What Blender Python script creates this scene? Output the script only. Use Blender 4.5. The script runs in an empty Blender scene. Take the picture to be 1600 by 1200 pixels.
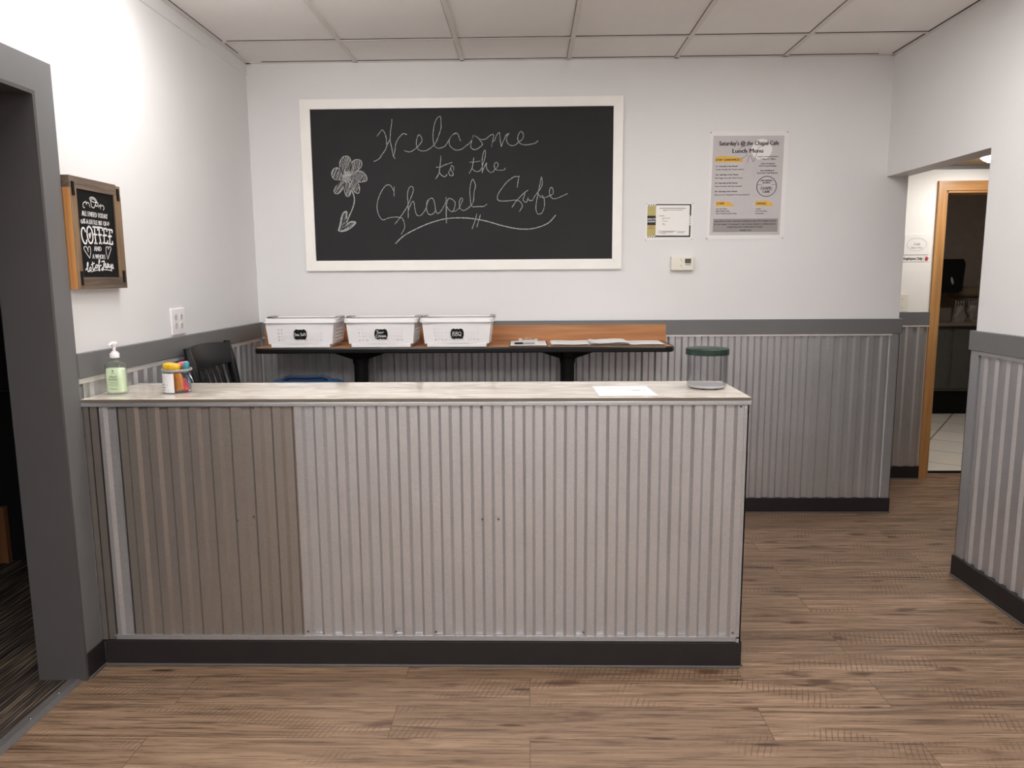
import bpy, bmesh, math, random
from mathutils import Vector, Matrix, noise
random.seed(7)
S = bpy.context.scene
COL = S.collection
PI = math.pi

# ------------------------------------------------------------------ camera, world, lights, exposure
CAM_H = 1.4477
F_PX, PITCH, YAW, ROLL = 1171.03, .1429, -.0224, -.0070
cy, sy, cp, sp, cr, sr = math.cos(YAW), math.sin(YAW), math.cos(PITCH), math.sin(PITCH), math.cos(ROLL), math.sin(ROLL)
r0 = Vector((cy, -sy, 0)); h0 = Vector((sy, cy, 0)); z0 = Vector((0, 0, 1))
fw = cp*h0 - sp*z0; u0 = sp*h0 + cp*z0
rt = cr*r0 + sr*u0; up = cr*u0 - sr*r0
cam_d = bpy.data.cameras.new('camera'); cam = bpy.data.objects.new('camera', cam_d); COL.objects.link(cam)
cam_d.sensor_fit = 'HORIZONTAL'; cam_d.sensor_width = 36; cam_d.lens = F_PX/1600*36; cam_d.clip_start = .02
cam.matrix_world = Matrix(((rt.x, up.x, -fw.x, 0), (rt.y, up.y, -fw.y, 0), (rt.z, up.z, -fw.z, CAM_H), (0, 0, 0, 1)))
S.camera = cam

wd = bpy.data.worlds.new('world'); S.world = wd; wd.use_nodes = True
wd.node_tree.nodes['Background'].inputs[0].default_value = (.93, .96, 1, 1)
wd.node_tree.nodes['Background'].inputs[1].default_value = 1.6

S.view_settings.view_transform = 'Standard'; S.view_settings.look = 'None'
S.view_settings.gamma = 1; S.view_settings.use_curve_mapping = False
S.view_settings.exposure = 0.40

# ceiling fixtures of the room: x centre, y centre, emission strength of the diffuser
FIXTURES = [(-.93, 2.86, 14.5, 'wrap'), (1.15, 2.80, 8.0, 'panel'), (-1.28, -.2, 26.0, 'panel'), (.54, -.2, 26.0, 'panel'), (.54, -3.0, 20.0, 'panel')]
LAMP_COLOR = (1.0, .993, .985)
BACKROOM_FILL_STRENGTH = 13.0  # output of the added panel that lifts the back room
DOME_STRENGTH = 38.0

# ------------------------------------------------------------------ room dimensions
XL, XR, YB, ZC = -1.6165, 2.0679, 4.4893, 2.6674      # left wall, right wall, back wall, ceiling
XJ = XR + .1261                                        # corridor side of the right wall
YF, YREAR = 2.6344, -4.6                               # counter front, wall behind the viewer
ZT = 1.0214                                            # worktop height
Y2, ZC2 = 5.2575, 2.160                                # corridor end wall, corridor ceiling
YJ, YJ0 = 2.5254, .15                                  # left doorway
YOP, ZH = 3.5115, 2.0018                               # right opening
RT, RB = 1.1837, 1.094                                 # rail top, bottom

# ------------------------------------------------------------------ materials
def lin(c):
    return tuple(((v/255)/12.92 if v/255 <= .04045 else (((v/255)+.055)/1.055)**2.4) for v in c)
class NT:
    def __init__(s, name):
        s.m = bpy.data.materials.new(name); s.m.use_nodes = True
        s.t = s.m.node_tree; s.b = s.t.nodes['Principled BSDF']
    def n(s, typ, **kw):
        n = s.t.nodes.new(typ)
        for k, v in kw.items():
            if k.startswith('_'): setattr(n, k[1:], v)
            else:
                kk = k.replace('__', ' ')
                n.inputs[kk if kk in n.inputs else int(kk[1:])].default_value = v
        return n
    def l(s, a, ao, b, bi): s.t.links.new(a.outputs[ao], b.inputs[bi])
def M(name, rgb, rough=.5, metal=0., var=.06, scale=12., bump=0., bscale=200., spec=.5, stretch=(1, 1, 1), coat=0.):
    k = NT(name); c = lin(rgb)
    tc = k.n('ShaderNodeTexCoord'); mp = k.n('ShaderNodeMapping'); k.l(tc, 'Object', mp, 'Vector')
    mp.inputs['Scale'].default_value = stretch
    nz = k.n('ShaderNodeTexNoise', Scale=scale, Detail=5.); k.l(mp, 'Vector', nz, 'Vector')
    rp = k.n('ShaderNodeValToRGB'); k.l(nz, 'Fac', rp, 'Fac')
    e = rp.color_ramp.elements; e[0].position = .3; e[1].position = .7
    e[0].color = (*[v*(1-var) for v in c], 1); e[1].color = (*[min(1, v*(1+var)) for v in c], 1)
    k.l(rp, 'Color', k.b, 'Base Color')
    k.b.inputs['Roughness'].default_value = rough; k.b.inputs['Metallic'].default_value = metal
    k.b.inputs['Specular IOR Level'].default_value = spec; k.b.inputs['Coat Weight'].default_value = coat
    if bump:
        n2 = k.n('ShaderNodeTexNoise', Scale=bscale, Detail=3.); k.l(mp, 'Vector', n2, 'Vector')
        bp = k.n('ShaderNodeBump', Strength=bump, Distance=.002); k.l(n2, 'Fac', bp, 'Height'); k.l(bp, 'Normal', k.b, 'Normal')
    return k.m
def glassy(name, rgb, ior=1.45, rough=.0):
    k = NT(name); k.b.inputs['Transmission Weight'].default_value = 1; k.b.inputs['IOR'].default_value = ior
    k.b.inputs['Roughness'].default_value = rough
    tc = k.n('ShaderNodeTexCoord'); nz = k.n('ShaderNodeTexNoise', Scale=3.); k.l(tc, 'Object', nz, 'Vector')
    rp = k.n('ShaderNodeValToRGB'); k.l(nz, 'Fac', rp, 'Fac'); c = lin(rgb)
    rp.color_ramp.elements[0].color = (*[v*.98 for v in c], 1); rp.color_ramp.elements[1].color = (*c, 1)
    k.l(rp, 'Color', k.b, 'Base Color')
    return k.m
def emis(name, col, st):
    k = NT(name); k.b.inputs['Base Color'].default_value = (.8, .8, .8, 1)
    k.b.inputs['Emission Color'].default_value = (*col, 1); k.b.inputs['Emission Strength'].default_value = st
    return k.m
def wood(name, rgb, dark, axis='x', rough=.4, scale=1.):
    k = NT(name)
    tc = k.n('ShaderNodeTexCoord'); mp = k.n('ShaderNodeMapping'); k.l(tc, 'Object', mp, 'Vector')
    s = [38*scale]*3; s['xyz'.index(axis)] = 2.2*scale; mp.inputs['Scale'].default_value = s
    nz = k.n('ShaderNodeTexNoise', Scale=1., Detail=8., Distortion=.4); k.l(mp, 'Vector', nz, 'Vector')
    rp = k.n('ShaderNodeValToRGB'); k.l(nz, 'Fac', rp, 'Fac'); e = rp.color_ramp.elements
    e[0].position = .32; e[1].position = .68; e[0].color = (*lin(dark), 1); e[1].color = (*lin(rgb), 1)
    k.l(rp, 'Color', k.b, 'Base Color'); k.b.inputs['Roughness'].default_value = rough
    bp = k.n('ShaderNodeBump', Strength=.15, Distance=.002); k.l(nz, 'Fac', bp, 'Height'); k.l(bp, 'Normal', k.b, 'Normal')
    return k.m
def steel(name, rgb, rough=.34):
    """galvanised ribbed sheet: spangle and fine grain"""
    k = NT(name); c = lin(rgb)
    tc = k.n('ShaderNodeTexCoord')
    vo = k.n('ShaderNodeTexVoronoi', Scale=260.); k.l(tc, 'Object', vo, 'Vector')
    nz = k.n('ShaderNodeTexNoise', Scale=5., Detail=6.); k.l(tc, 'Object', nz, 'Vector')
    mx = k.n('ShaderNodeMix', _data_type='RGBA'); k.l(nz, 'Fac', mx, 0)
    mx.inputs[6].default_value = (*[v*.92 for v in c], 1); mx.inputs[7].default_value = (*[v*1.05 for v in c], 1)
    hs = k.n('ShaderNodeHueSaturation'); k.l(mx, 2, hs, 'Color')
    mr = k.n('ShaderNodeMapRange', From__Min=0., From__Max=1., To__Min=.90, To__Max=1.08); k.l(vo, 'Color', mr, 'Value'); k.l(mr, 'Result', hs, 'Value')
    k.l(hs, 'Color', k.b, 'Base Color')
    k.b.inputs['Metallic'].default_value = .72
    m2 = k.n('ShaderNodeMapRange', From__Min=0., From__Max=1., To__Min=rough-.06, To__Max=rough+.08); k.l(vo, 'Color', m2, 'Value'); k.l(m2, 'Result', k.b, 'Roughness')
    n3 = k.n('ShaderNodeTexNoise', Scale=520., Detail=2.); k.l(tc, 'Object', n3, 'Vector')
    bp = k.n('ShaderNodeBump', Strength=.12, Distance=.0006); k.l(n3, 'Fac', bp, 'Height'); k.l(bp, 'Normal', k.b, 'Normal')
    return k.m
def floor_mat():
    k = NT('wood_plank_vinyl')
    tc = k.n('ShaderNodeTexCoord')
    br = k.n('ShaderNodeTexBrick', Scale=1., Mortar__Size=.0012, Mortar__Smooth=.2, Bias=0., Brick__Width=1.22, Row__Height=.182, _offset=.37)
    br.inputs['Color1'].default_value = (0, 0, 0, 1); br.inputs['Color2'].default_value = (1, 1, 1, 1); br.inputs['Mortar'].default_value = (.5, .5, .5, 1)
    k.l(tc, 'Object', br, 'Vector')
    # every plank gets its own slice of the grain
    sep = k.n('ShaderNodeSeparateXYZ'); k.l(tc, 'Object', sep, 'Vector')
    off = k.n('ShaderNodeMath', _operation='MULTIPLY', i1=37.); k.l(br, 'Color', off, 0)
    ax = k.n('ShaderNodeMath', _operation='ADD'); k.l(sep, 'X', ax, 0); k.l(off, 'Value', ax, 1)
    cb = k.n('ShaderNodeCombineXYZ'); k.l(ax, 'Value', cb, 'X'); k.l(sep, 'Y', cb, 'Y'); k.l(off, 'Value', cb, 'Z')
    def grain(sx, sy_, detail, dist, rough=.6):
        mp = k.n('ShaderNodeMapping'); mp.inputs['Scale'].default_value = (sx, sy_, 1); k.l(cb, 'Vector', mp, 'Vector')
        nz = k.n('ShaderNodeTexNoise', Scale=1., Detail=detail, Distortion=dist, Roughness=rough); k.l(mp, 'Vector', nz, 'Vector'); return nz
    g1 = grain(1.5, 30, 9., 1.1, .68); g2 = grain(4.5, 120, 5., .5, .72); g3 = grain(2.2, 5, 3., .6)
    r1 = k.n('ShaderNodeValToRGB'); k.l(g1, 'Fac', r1, 'Fac'); e = r1.color_ramp.elements
    e[0].position = .27; e[0].color = (*lin((66, 48, 36)), 1); e[1].position = .74; e[1].color = (*lin((184, 157, 132)), 1)
    e2 = r1.color_ramp.elements.new(.46); e2.color = (*lin((127, 102, 81)), 1); e3 = r1.color_ramp.elements.new(.6); e3.color = (*lin((145, 119, 97)), 1)
    m1 = k.n('ShaderNodeMix', _data_type='RGBA', _blend_type='MULTIPLY'); m1.inputs[0].default_value = .75; k.l(r1, 'Color', m1, 6)
    r2 = k.n('ShaderNodeValToRGB'); k.l(g2, 'Fac', r2, 'Fac'); e = r2.color_ramp.elements
    e[0].position = .38; e[0].color = (.28, .24, .20, 1); e[1].position = .50; e[1].color = (1, 1, 1, 1); k.l(r2, 'Color', m1, 7)
    # per plank tint
    hs = k.n('ShaderNodeHueSaturation'); k.l(m1, 2, hs, 'Color')
    mr = k.n('ShaderNodeMapRange', To__Min=.90, To__Max=1.1); k.l(br, 'Color', mr, 'Value'); k.l(mr, 'Result', hs, 'Value')
    # rough-sawn cross marks in patches
    rot = k.n('ShaderNodeMapping'); rot.inputs['Rotation'].default_value = (0, 0, .32); k.l(cb, 'Vector', rot, 'Vector')
    wv = k.n('ShaderNodeTexWave', _bands_direction='X', Scale=17., Distortion=2.2, Detail=2., Detail__Scale=.6); k.l(rot, 'Vector', wv, 'Vector')
    rw = k.n('ShaderNodeValToRGB'); k.l(wv, 'Fac', rw, 'Fac'); e = rw.color_ramp.elements; e[0].position = .84; e[0].color = (0, 0, 0, 1); e[1].position = .97; e[1].color = (1, 1, 1, 1)
    rm = k.n('ShaderNodeValToRGB'); k.l(g3, 'Fac', rm, 'Fac'); e = rm.color_ramp.elements; e[0].position = .535; e[0].color = (0, 0, 0, 1); e[1].position = .60; e[1].color = (.75, .75, .75, 1)
    mm_ = k.n('ShaderNodeMath', _operation='MULTIPLY'); k.l(rw, 'Color', mm_, 0); k.l(rm, 'Color', mm_, 1)
    m3 = k.n('ShaderNodeMix', _data_type='RGBA'); k.l(mm_, 'Value', m3, 0); k.l(hs, 'Color', m3, 6); m3.inputs[7].default_value = (*lin((92, 68, 50)), 1)
    # knots and short cracks
    mp = k.n('ShaderNodeMapping'); mp.inputs['Scale'].default_value = (2.6, 7.5, 1); k.l(cb, 'Vector', mp, 'Vector')
    nd = k.n('ShaderNodeTexNoise', Scale=3., Detail=3.); k.l(mp, 'Vector', nd, 'Vector')
    mxv = k.n('ShaderNodeMix', _data_type='RGBA', _blend_type='ADD'); mxv.inputs[0].default_value = .35; k.l(mp, 'Vector', mxv, 6); k.l(nd, 'Color', mxv, 7)
    vo = k.n('ShaderNodeTexVoronoi', Scale=1.); k.l(mxv, 2, vo, 'Vector')
    rk = k.n('ShaderNodeValToRGB'); k.l(vo, 'Distance', rk, 'Fac'); e = rk.color_ramp.elements; e[0].position = .08; e[0].color = (.9, .9, .9, 1); e[1].position = .19; e[1].color = (0, 0, 0, 1)
    m4 = k.n('ShaderNodeMix', _data_type='RGBA'); k.l(rk, 'Color', m4, 0); k.l(m3, 2, m4, 6); m4.inputs[7].default_value = (*lin((80, 56, 40)), 1)
    # short slanted cracks, one in six cells
    mpc = k.n('ShaderNodeMapping'); mpc.inputs['Scale'].default_value = (3.2, 20, 1); mpc.inputs['Rotation'].default_value = (0, 0, .7); k.l(cb, 'Vector', mpc, 'Vector')
    vc = k.n('ShaderNodeTexVoronoi', Scale=1.); k.l(mpc, 'Vector', vc, 'Vector')
    rc_ = k.n('ShaderNodeValToRGB'); k.l(vc, 'Distance', rc_, 'Fac'); e = rc_.color_ramp.elements; e[0].position = .10; e[0].color = (.95, .95, .95, 1); e[1].position = .19; e[1].color = (0, 0, 0, 1)
    sc = k.n('ShaderNodeSeparateColor'); k.l(vc, 'Color', sc, 'Color'); gt = k.n('ShaderNodeMath', _operation='GREATER_THAN', i1=.76); k.l(sc, 0, gt, 0)
    mc = k.n('ShaderNodeMath', _operation='MULTIPLY'); k.l(rc_, 'Color', mc, 0); k.l(gt, 'Value', mc, 1)
    m4b = k.n('ShaderNodeMix', _data_type='RGBA'); k.l(mc, 'Value', m4b, 0); k.l(m4, 2, m4b, 6); m4b.inputs[7].default_value = (*lin((58, 40, 30)), 1); m4 = m4b
    # seams
    m5 = k.n('ShaderNodeMix', _data_type='RGBA'); k.l(br, 'Fac', m5, 0); k.l(m4, 2, m5, 6); m5.inputs[7].default_value = (*lin((84, 64, 48)), 1)
    k.l(m5, 2, k.b, 'Base Color'); k.b.inputs['Roughness'].default_value = .48; k.b.inputs['Specular IOR Level'].default_value = .4
    bp = k.n('ShaderNodeBump', Strength=.18, Distance=.002); k.l(g2, 'Fac', bp, 'Height'); k.l(bp, 'Normal', k.b, 'Normal')
    return k.m
def carpet_mat():
    k = NT('striped_carpet'); tc = k.n('ShaderNodeTexCoord')
    mp = k.n('ShaderNodeMapping'); mp.inputs['Scale'].default_value = (150, 3.2, 1); k.l(tc, 'Object', mp, 'Vector')
    nz = k.n('ShaderNodeTexNoise', Scale=1., Detail=4.); k.l(mp, 'Vector', nz, 'Vector')
    rp = k.n('ShaderNodeValToRGB'); k.l(nz, 'Fac', rp, 'Fac'); e = rp.color_ramp.elements
    e[0].position = .40; e[0].color = (*lin((34, 31, 32)), 1); e[1].position = .66; e[1].color = (*lin((132, 112, 92)), 1)
    a = rp.color_ramp.elements.new(.53); a.color = (*lin((62, 55, 50)), 1)
    k.l(rp, 'Color', k.b, 'Base Color'); k.b.inputs['Roughness'].default_value = .95; k.b.inputs['Specular IOR Level'].default_value = .1
    n2 = k.n('ShaderNodeTexNoise', Scale=400.); k.l(tc, 'Object', n2, 'Vector')
    bp = k.n('ShaderNodeBump', Strength=.6, Distance=.004); k.l(n2, 'Fac', bp, 'Height'); k.l(bp, 'Normal', k.b, 'Normal')
    return k.m
def tile_mat():
    k = NT('stone_floor_tile'); tc = k.n('ShaderNodeTexCoord'); mp = k.n('ShaderNodeMapping'); mp.inputs['Rotation'].default_value = (0, 0, .62); k.l(tc, 'Object', mp, 'Vector')
    br = k.n('ShaderNodeTexBrick', Scale=1., Mortar__Size=.006, Brick__Width=.46, Row__Height=.46, _offset=.0)
    br.inputs['Color1'].default_value = (*lin((214, 207, 196)), 1); br.inputs['Color2'].default_value = (*lin((228, 222, 212)), 1); br.inputs['Mortar'].default_value = (*lin((120, 112, 102)), 1)
    k.l(mp, 'Vector', br, 'Vector'); nz = k.n('ShaderNodeTexNoise', Scale=6., Detail=6., Distortion=1.); k.l(tc, 'Object', nz, 'Vector')
    mx = k.n('ShaderNodeMix', _data_type='RGBA', _blend_type='OVERLAY'); mx.inputs[0].default_value = .25; k.l(br, 'Color', mx, 6); k.l(nz, 'Color', mx, 7)
    k.l(mx, 2, k.b, 'Base Color'); k.b.inputs['Roughness'].default_value = .4
    return k.m
def marble_mat():
    k = NT('cream_laminate'); tc = k.n('ShaderNodeTexCoord'); mp = k.n('ShaderNodeMapping'); mp.inputs['Scale'].default_value = (2.2, 6.5, 1); mp.inputs['Rotation'].default_value = (0, 0, .12); k.l(tc, 'Object', mp, 'Vector')
    nz = k.n('ShaderNodeTexNoise', Scale=1.6, Detail=9., Distortion=1.6, Roughness=.6); k.l(mp, 'Vector', nz, 'Vector')
    rp = k.n('ShaderNodeValToRGB'); k.l(nz, 'Fac', rp, 'Fac'); e = rp.color_ramp.elements
    e[0].position = .3; e[0].color = (*lin((172, 161, 146)), 1); e[1].position = .62; e[1].color = (*lin((217, 208, 196)), 1)
    k.l(rp, 'Color', k.b, 'Base Color'); k.b.inputs['Roughness'].default_value = .06
    return k.m
def chalk_mat():
    k = NT('chalk_marks'); tc = k.n('ShaderNodeTexCoord'); nz = k.n('ShaderNodeTexNoise', Scale=420., Detail=2.); k.l(tc, 'Object', nz, 'Vector')
    rp = k.n('ShaderNodeValToRGB'); k.l(nz, 'Fac', rp, 'Fac'); e = rp.color_ramp.elements
    e[0].position = .38; e[0].color = (*lin((104, 104, 104)), 1); e[1].position = .62; e[1].color = (*lin((206, 206, 204)), 1)
    k.l(rp, 'Color', k.b, 'Base Color'); k.b.inputs['Roughness'].default_value = .95; return k.m

WALL = M('painted_wall', (226, 224, 223), .55, var=.012, scale=3., bump=.08, bscale=260.)
CEIL = M('ceiling_tile', (243, 240, 237), .9, var=.015, scale=4., bump=.12, bscale=420.)
TBAR = M('ceiling_grid', (228, 223, 219), .6, var=.02)
GAP = M('shadow_gap_black', (52, 48, 46), .9)
GREY = M('grey_trim_paint', (108, 107, 107), .42, var=.03, scale=6., bump=.05)
DKBASE = M('dark_rubber_base', (38, 34, 34), .5, var=.05, spec=.25)
SHOE = M('grey_rubber_lip', (88, 84, 83), .5)
STEEL = steel('ribbed_steel', (192, 190, 191), .35)
STEELB = steel('ribbed_steel_darker_sheet', (158, 149, 142), .40)  # darker, browner steel tone for one counter sheet
FLAT = steel('steel_trim', (184, 184, 186), .38)
LIGHTTRIM = M('light_metal_trim', (214, 209, 205), .4, .3)
FLOOR = floor_mat(); CARPET = carpet_mat(); TILE = tile_mat(); TOP = marble_mat(); CHALK = chalk_mat()
WHITEFR = M('white_frame_paint', (246, 242, 236), .45, var=.02, scale=8.)
BOARD = M('chalkboard_black', (46, 45, 46), .7, var=.10, scale=2.5, spec=.18)
BLACKP = M('black_paint', (18, 17, 18), .3, var=.1, spec=.35)
BLACKM = M('black_matte', (15, 14, 14), .6, var=.1, spec=.2)
BLACKV = M('black_vinyl_edge', (16, 15, 15), .35, spec=.3)
OAK = wood('orange_oak', (188, 132, 84), (156, 100, 58), 'x', .38)
OAKV = wood('honey_door_wood', (194, 146, 92), (164, 116, 70), 'z', .35)
OAKH = wood('honey_head_wood', (194, 146, 92), (164, 116, 70), 'x', .35)
BARNH = wood('weathered_board', (118, 100, 84), (70, 58, 50), 'y', .8, 1.4)
BARNV = wood('weathered_board_light', (140, 114, 86), (98, 78, 60), 'z', .8, 1.4)
PINE = wood('fresh_pine_edge', (204, 146, 84), (176, 116, 60), 'z', .7, 1.2)
WHITEP = M('white_plastic', (234, 230, 230), .38, var=.01)
IVORY = M('ivory_plastic', (232, 226, 212), .4, var=.015)
GREYP = M('grey_plastic_handle', (158, 155, 152), .45)
PAPER = M('white_paper', (232, 230, 230), .6, var=.012)
PAPERW = M('white_poster_paper', (232, 228, 226), .55, var=.01)
LAM = M('laminated_paper', (240, 236, 232), .35, var=.01)
PGREY = M('poster_grey_ink', (196, 190, 190), .6, var=.02)
PGREY2 = M('poster_dark_grey_ink', (150, 144, 142), .6, var=.02)
PYEL = M('poster_yellow_ink', (226, 178, 74), .6, var=.05)
INK = M('black_ink', (40, 38, 38), .7)
INKG = M('grey_ink', (118, 114, 113), .7)
INKO = M('orange_ink', (186, 110, 70), .7)
OLIVE = M('olive_ink', (184, 170, 106), .6)
WHITEINK = M('white_ink', (240, 238, 236), .6)
RED = M('red_ink', (176, 38, 62), .6)
SCREEN = M('lcd_screen', (76, 74, 68), .25)
DKGREEN = M('dark_green_lid', (24, 48, 38), .45, var=.08)
def thin_clear(name, rgb, f):
    k = NT(name); tr = k.n('ShaderNodeBsdfTransparent', Color=(*lin(rgb), 1)); gl = k.n('ShaderNodeBsdfGlossy', Roughness=.03); mx = k.n('ShaderNodeMixShader')
    lw = k.n('ShaderNodeLayerWeight', Blend=.18); mr = k.n('ShaderNodeMapRange', To__Min=f, To__Max=.32); k.l(lw, 'Fresnel', mr, 'Value'); k.l(mr, 'Result', mx, 0)
    k.l(tr, 0, mx, 1); k.l(gl, 0, mx, 2); k.l(mx, 0, k.t.nodes['Material Output'], 0); return k.m
CLEAR = thin_clear('clear_acrylic', (246, 246, 247), .025)
CLEARB = thin_clear('clear_bottle', (251, 253, 250), .05)
FROST = M('pale_acrylic_base', (206, 204, 204), .25)
def pane_mat():
    k = NT('window_glass'); tr = k.n('ShaderNodeBsdfTransparent'); gl = k.n('ShaderNodeBsdfGlossy', Roughness=.0); mx = k.n('ShaderNodeMixShader', i0=.07)
    k.l(tr, 0, mx, 1); k.l(gl, 0, mx, 2); k.l(mx, 0, k.t.nodes['Material Output'], 0); return k.m
PANE = pane_mat()
GEL = M('green_gel', (224, 238, 206), .3, var=.05)
CHROME = M('brushed_chrome', (200, 198, 196), .25, 1.)
SCREW = M('screw_head', (108, 102, 98), .4, .7)
NAVY = M('navy_fabric', (22, 40, 68), .7, var=.15)
BLUE = M('blue_plastic', (26, 70, 108), .5, var=.1)
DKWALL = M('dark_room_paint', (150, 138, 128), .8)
DKCAB = M('dark_cabinet', (74, 72, 68), .6)
BLKDOOR = M('black_door', (17, 15, 16), .5)
BROWN = wood('brown_door_wood', (138, 92, 58), (104, 66, 40), 'z', .5)
TAN = M('tan_ceiling', (150, 126, 96), .8, var=.05)
CREAMWALL = M('corridor_wall_paint', (240, 236, 230), .6, var=.012)
BAGW = M('pale_plastic_bag', (118, 112, 106), .5, var=.1)
CARD = M('cardboard', (120, 104, 84), .8, var=.08)

# ------------------------------------------------------------------ mesh helpers
class MB:
    def __init__(s): s.bm = bmesh.new()
    def _add(s, vs, fs):
        v = [s.bm.verts.new(p) for p in vs]
        for f in fs:
            try: s.bm.faces.new([v[i] for i in f])
            except ValueError: pass
        return v
    def box(s, x0, x1, y0, y1, z0, z1, bev=0., seg=2, mat=None):
        x0, x1 = min(x0, x1), max(x0, x1); y0, y1 = min(y0, y1), max(y0, y1); z0, z1 = min(z0, z1), max(z0, z1)
        b = bmesh.new(); bmesh.ops.create_cube(b, size=1.)
        for v in b.verts: v.co = Vector((x0+(v.co.x+.5)*(x1-x0), y0+(v.co.y+.5)*(y1-y0), z0+(v.co.z+.5)*(z1-z0)))
        if bev: bmesh.ops.bevel(b, geom=list(b.edges), offset=bev, segments=seg, affect='EDGES', profile=.6)
        if mat is not None: bmesh.ops.transform(b, matrix=mat, verts=b.verts)
        s.merge(b); return s
    def merge(s, b):
        m = {}
        for v in b.verts: m[v] = s.bm.verts.new(v.co)
        for f in b.faces:
            try: s.bm.faces.new([m[v] for v in f.verts])
            except ValueError: pass
        b.free()
    def prism(s, poly, a, b, fr):
        """polygon in (u,v), extruded from w=a to w=b; fr maps (u,v,w) to a point"""
        n = len(poly)
        s._add([fr(u, v, a) for u, v in poly]+[fr(u, v, b) for u, v in poly],
               [tuple(range(n))[::-1], tuple(range(n, 2*n))]+[(i, (i+1) % n, n+(i+1) % n, n+i) for i in range(n)]); return s
    def lathe(s, prof, c=(0, 0, 0), seg=40, axis='z', mat=None, sx=1., sy=1., cap=True, power=2.):
        rows = []
        for r, h in prof:
            row = []
            for i in range(seg):
                a = 2*PI*i/seg; ca, sa = math.cos(a), math.sin(a)
                if power != 2.: ca = math.copysign(abs(ca)**(2/power), ca); sa = math.copysign(abs(sa)**(2/power), sa)
                p = Vector((r*ca*sx, r*sa*sy, h))
                if axis == 'y': p = Vector((p.x, p.z, p.y))
                if axis == 'x': p = Vector((p.z, p.x, p.y))
                if mat is not None: p = mat @ p
                row.append(s.bm.verts.new(p+Vector(c)))
            rows.append(row)
        for a, b in zip(rows, rows[1:]):
            for i in range(seg): s.bm.faces.new((a[i], a[(i+1) % seg], b[(i+1) % seg], b[i]))
        if cap:
            if prof[0][0] > 1e-6: s.bm.faces.new(rows[0][::-1])
            if prof[-1][0] > 1e-6: s.bm.faces.new(rows[-1])
        return s
    def tube(s, pts, r, seg=8, closed=False, flat=None):
        pts = [Vector(p) for p in pts]; n = len(pts); rows = []; prev = None
        for i, p in enumerate(pts):
            d = (pts[(i+1) % n]-pts[i-1]) if closed else (pts[min(i+1, n-1)]-pts[max(i-1, 0)])
            d.normalize()
            a = d.orthogonal().normalized() if prev is None else (prev-d*prev.dot(d)).normalized()
            prev = a; b = d.cross(a); rr = r[i] if isinstance(r, (list, tuple)) else r
            rows.append([s.bm.verts.new(p+a*rr*math.cos(2*PI*k/seg)+b*rr*math.sin(2*PI*k/seg)) for k in range(seg)])
        for i in range(n if closed else n-1):
            a, b = rows[i], rows[(i+1) % n]
            for k in range(seg): s.bm.faces.new((a[k], a[(k+1) % seg], b[(k+1) % seg], b[k]))
        if not closed: s.bm.faces.new(rows[0][::-1]); s.bm.faces.new(rows[-1])
        return s
    def grid(s, f, nu, nv, closeu=False):
        g = [[s.bm.verts.new(f(i/nu, j/nv)) for j in range(nv+1)] for i in range(nu if closeu else nu+1)]
        for i in range(nu):
            for j in range(nv):
                a, b = g[i], g[(i+1) % len(g)]
                s.bm.faces.new((a[j], b[j], b[j+1], a[j+1]))
        return s
    def xf(s, m):
        bmesh.ops.transform(s.bm, matrix=m, verts=s.bm.verts); return s
    def build(s, name, mat, parent=None, smooth=False, origin=None):
        if not s.bm.verts: s.bm.verts.new((0, 0, 0))
        bmesh.ops.recalc_face_normals(s.bm, faces=s.bm.faces)
        if parent is not None: org = wloc(parent)
        elif origin is not None: org = Vector(origin)
        else:
            mn = [min(v.co[i] for v in s.bm.verts) for i in range(3)]; mx = [max(v.co[i] for v in s.bm.verts) for i in range(3)]
            org = Vector(((mn[0]+mx[0])/2, (mn[1]+mx[1])/2, mn[2]))
        for v in s.bm.verts: v.co -= org
        me = bpy.data.meshes.new(name); s.bm.to_mesh(me); s.bm.free()
        if smooth:
            for p in me.polygons: p.use_smooth = True
            try: me.set_sharp_from_angle(angle=math.radians(40))
            except Exception: pass
        me.materials.append(mat)
        o = bpy.data.objects.new(name, me); COL.objects.link(o)
        if parent is not None: o.parent = parent; o.location = (0, 0, 0)
        else: o.location = org
        return o
def wloc(o):
    v = Vector(o.location)
    while o.parent is not None: o = o.parent; v += Vector(o.location)
    return v
def thing(name, loc, label, cat, group=None):
    o = bpy.data.objects.new(name, None); o.empty_display_size = .1; COL.objects.link(o); o.location = loc
    return tag(o, label, cat, group)
def tag(o, label, cat, group=None):
    o['label'] = label; o['category'] = cat
    if group: o['group'] = group
    return o
def struct(name, mb, mat, parent=None, smooth=False):
    o = mb.build(name, mat, parent, smooth, origin=(0, 0, 0)); o['kind'] = 'structure'; return o
def box(*a, **k): return MB().box(*a, **k)

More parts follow.
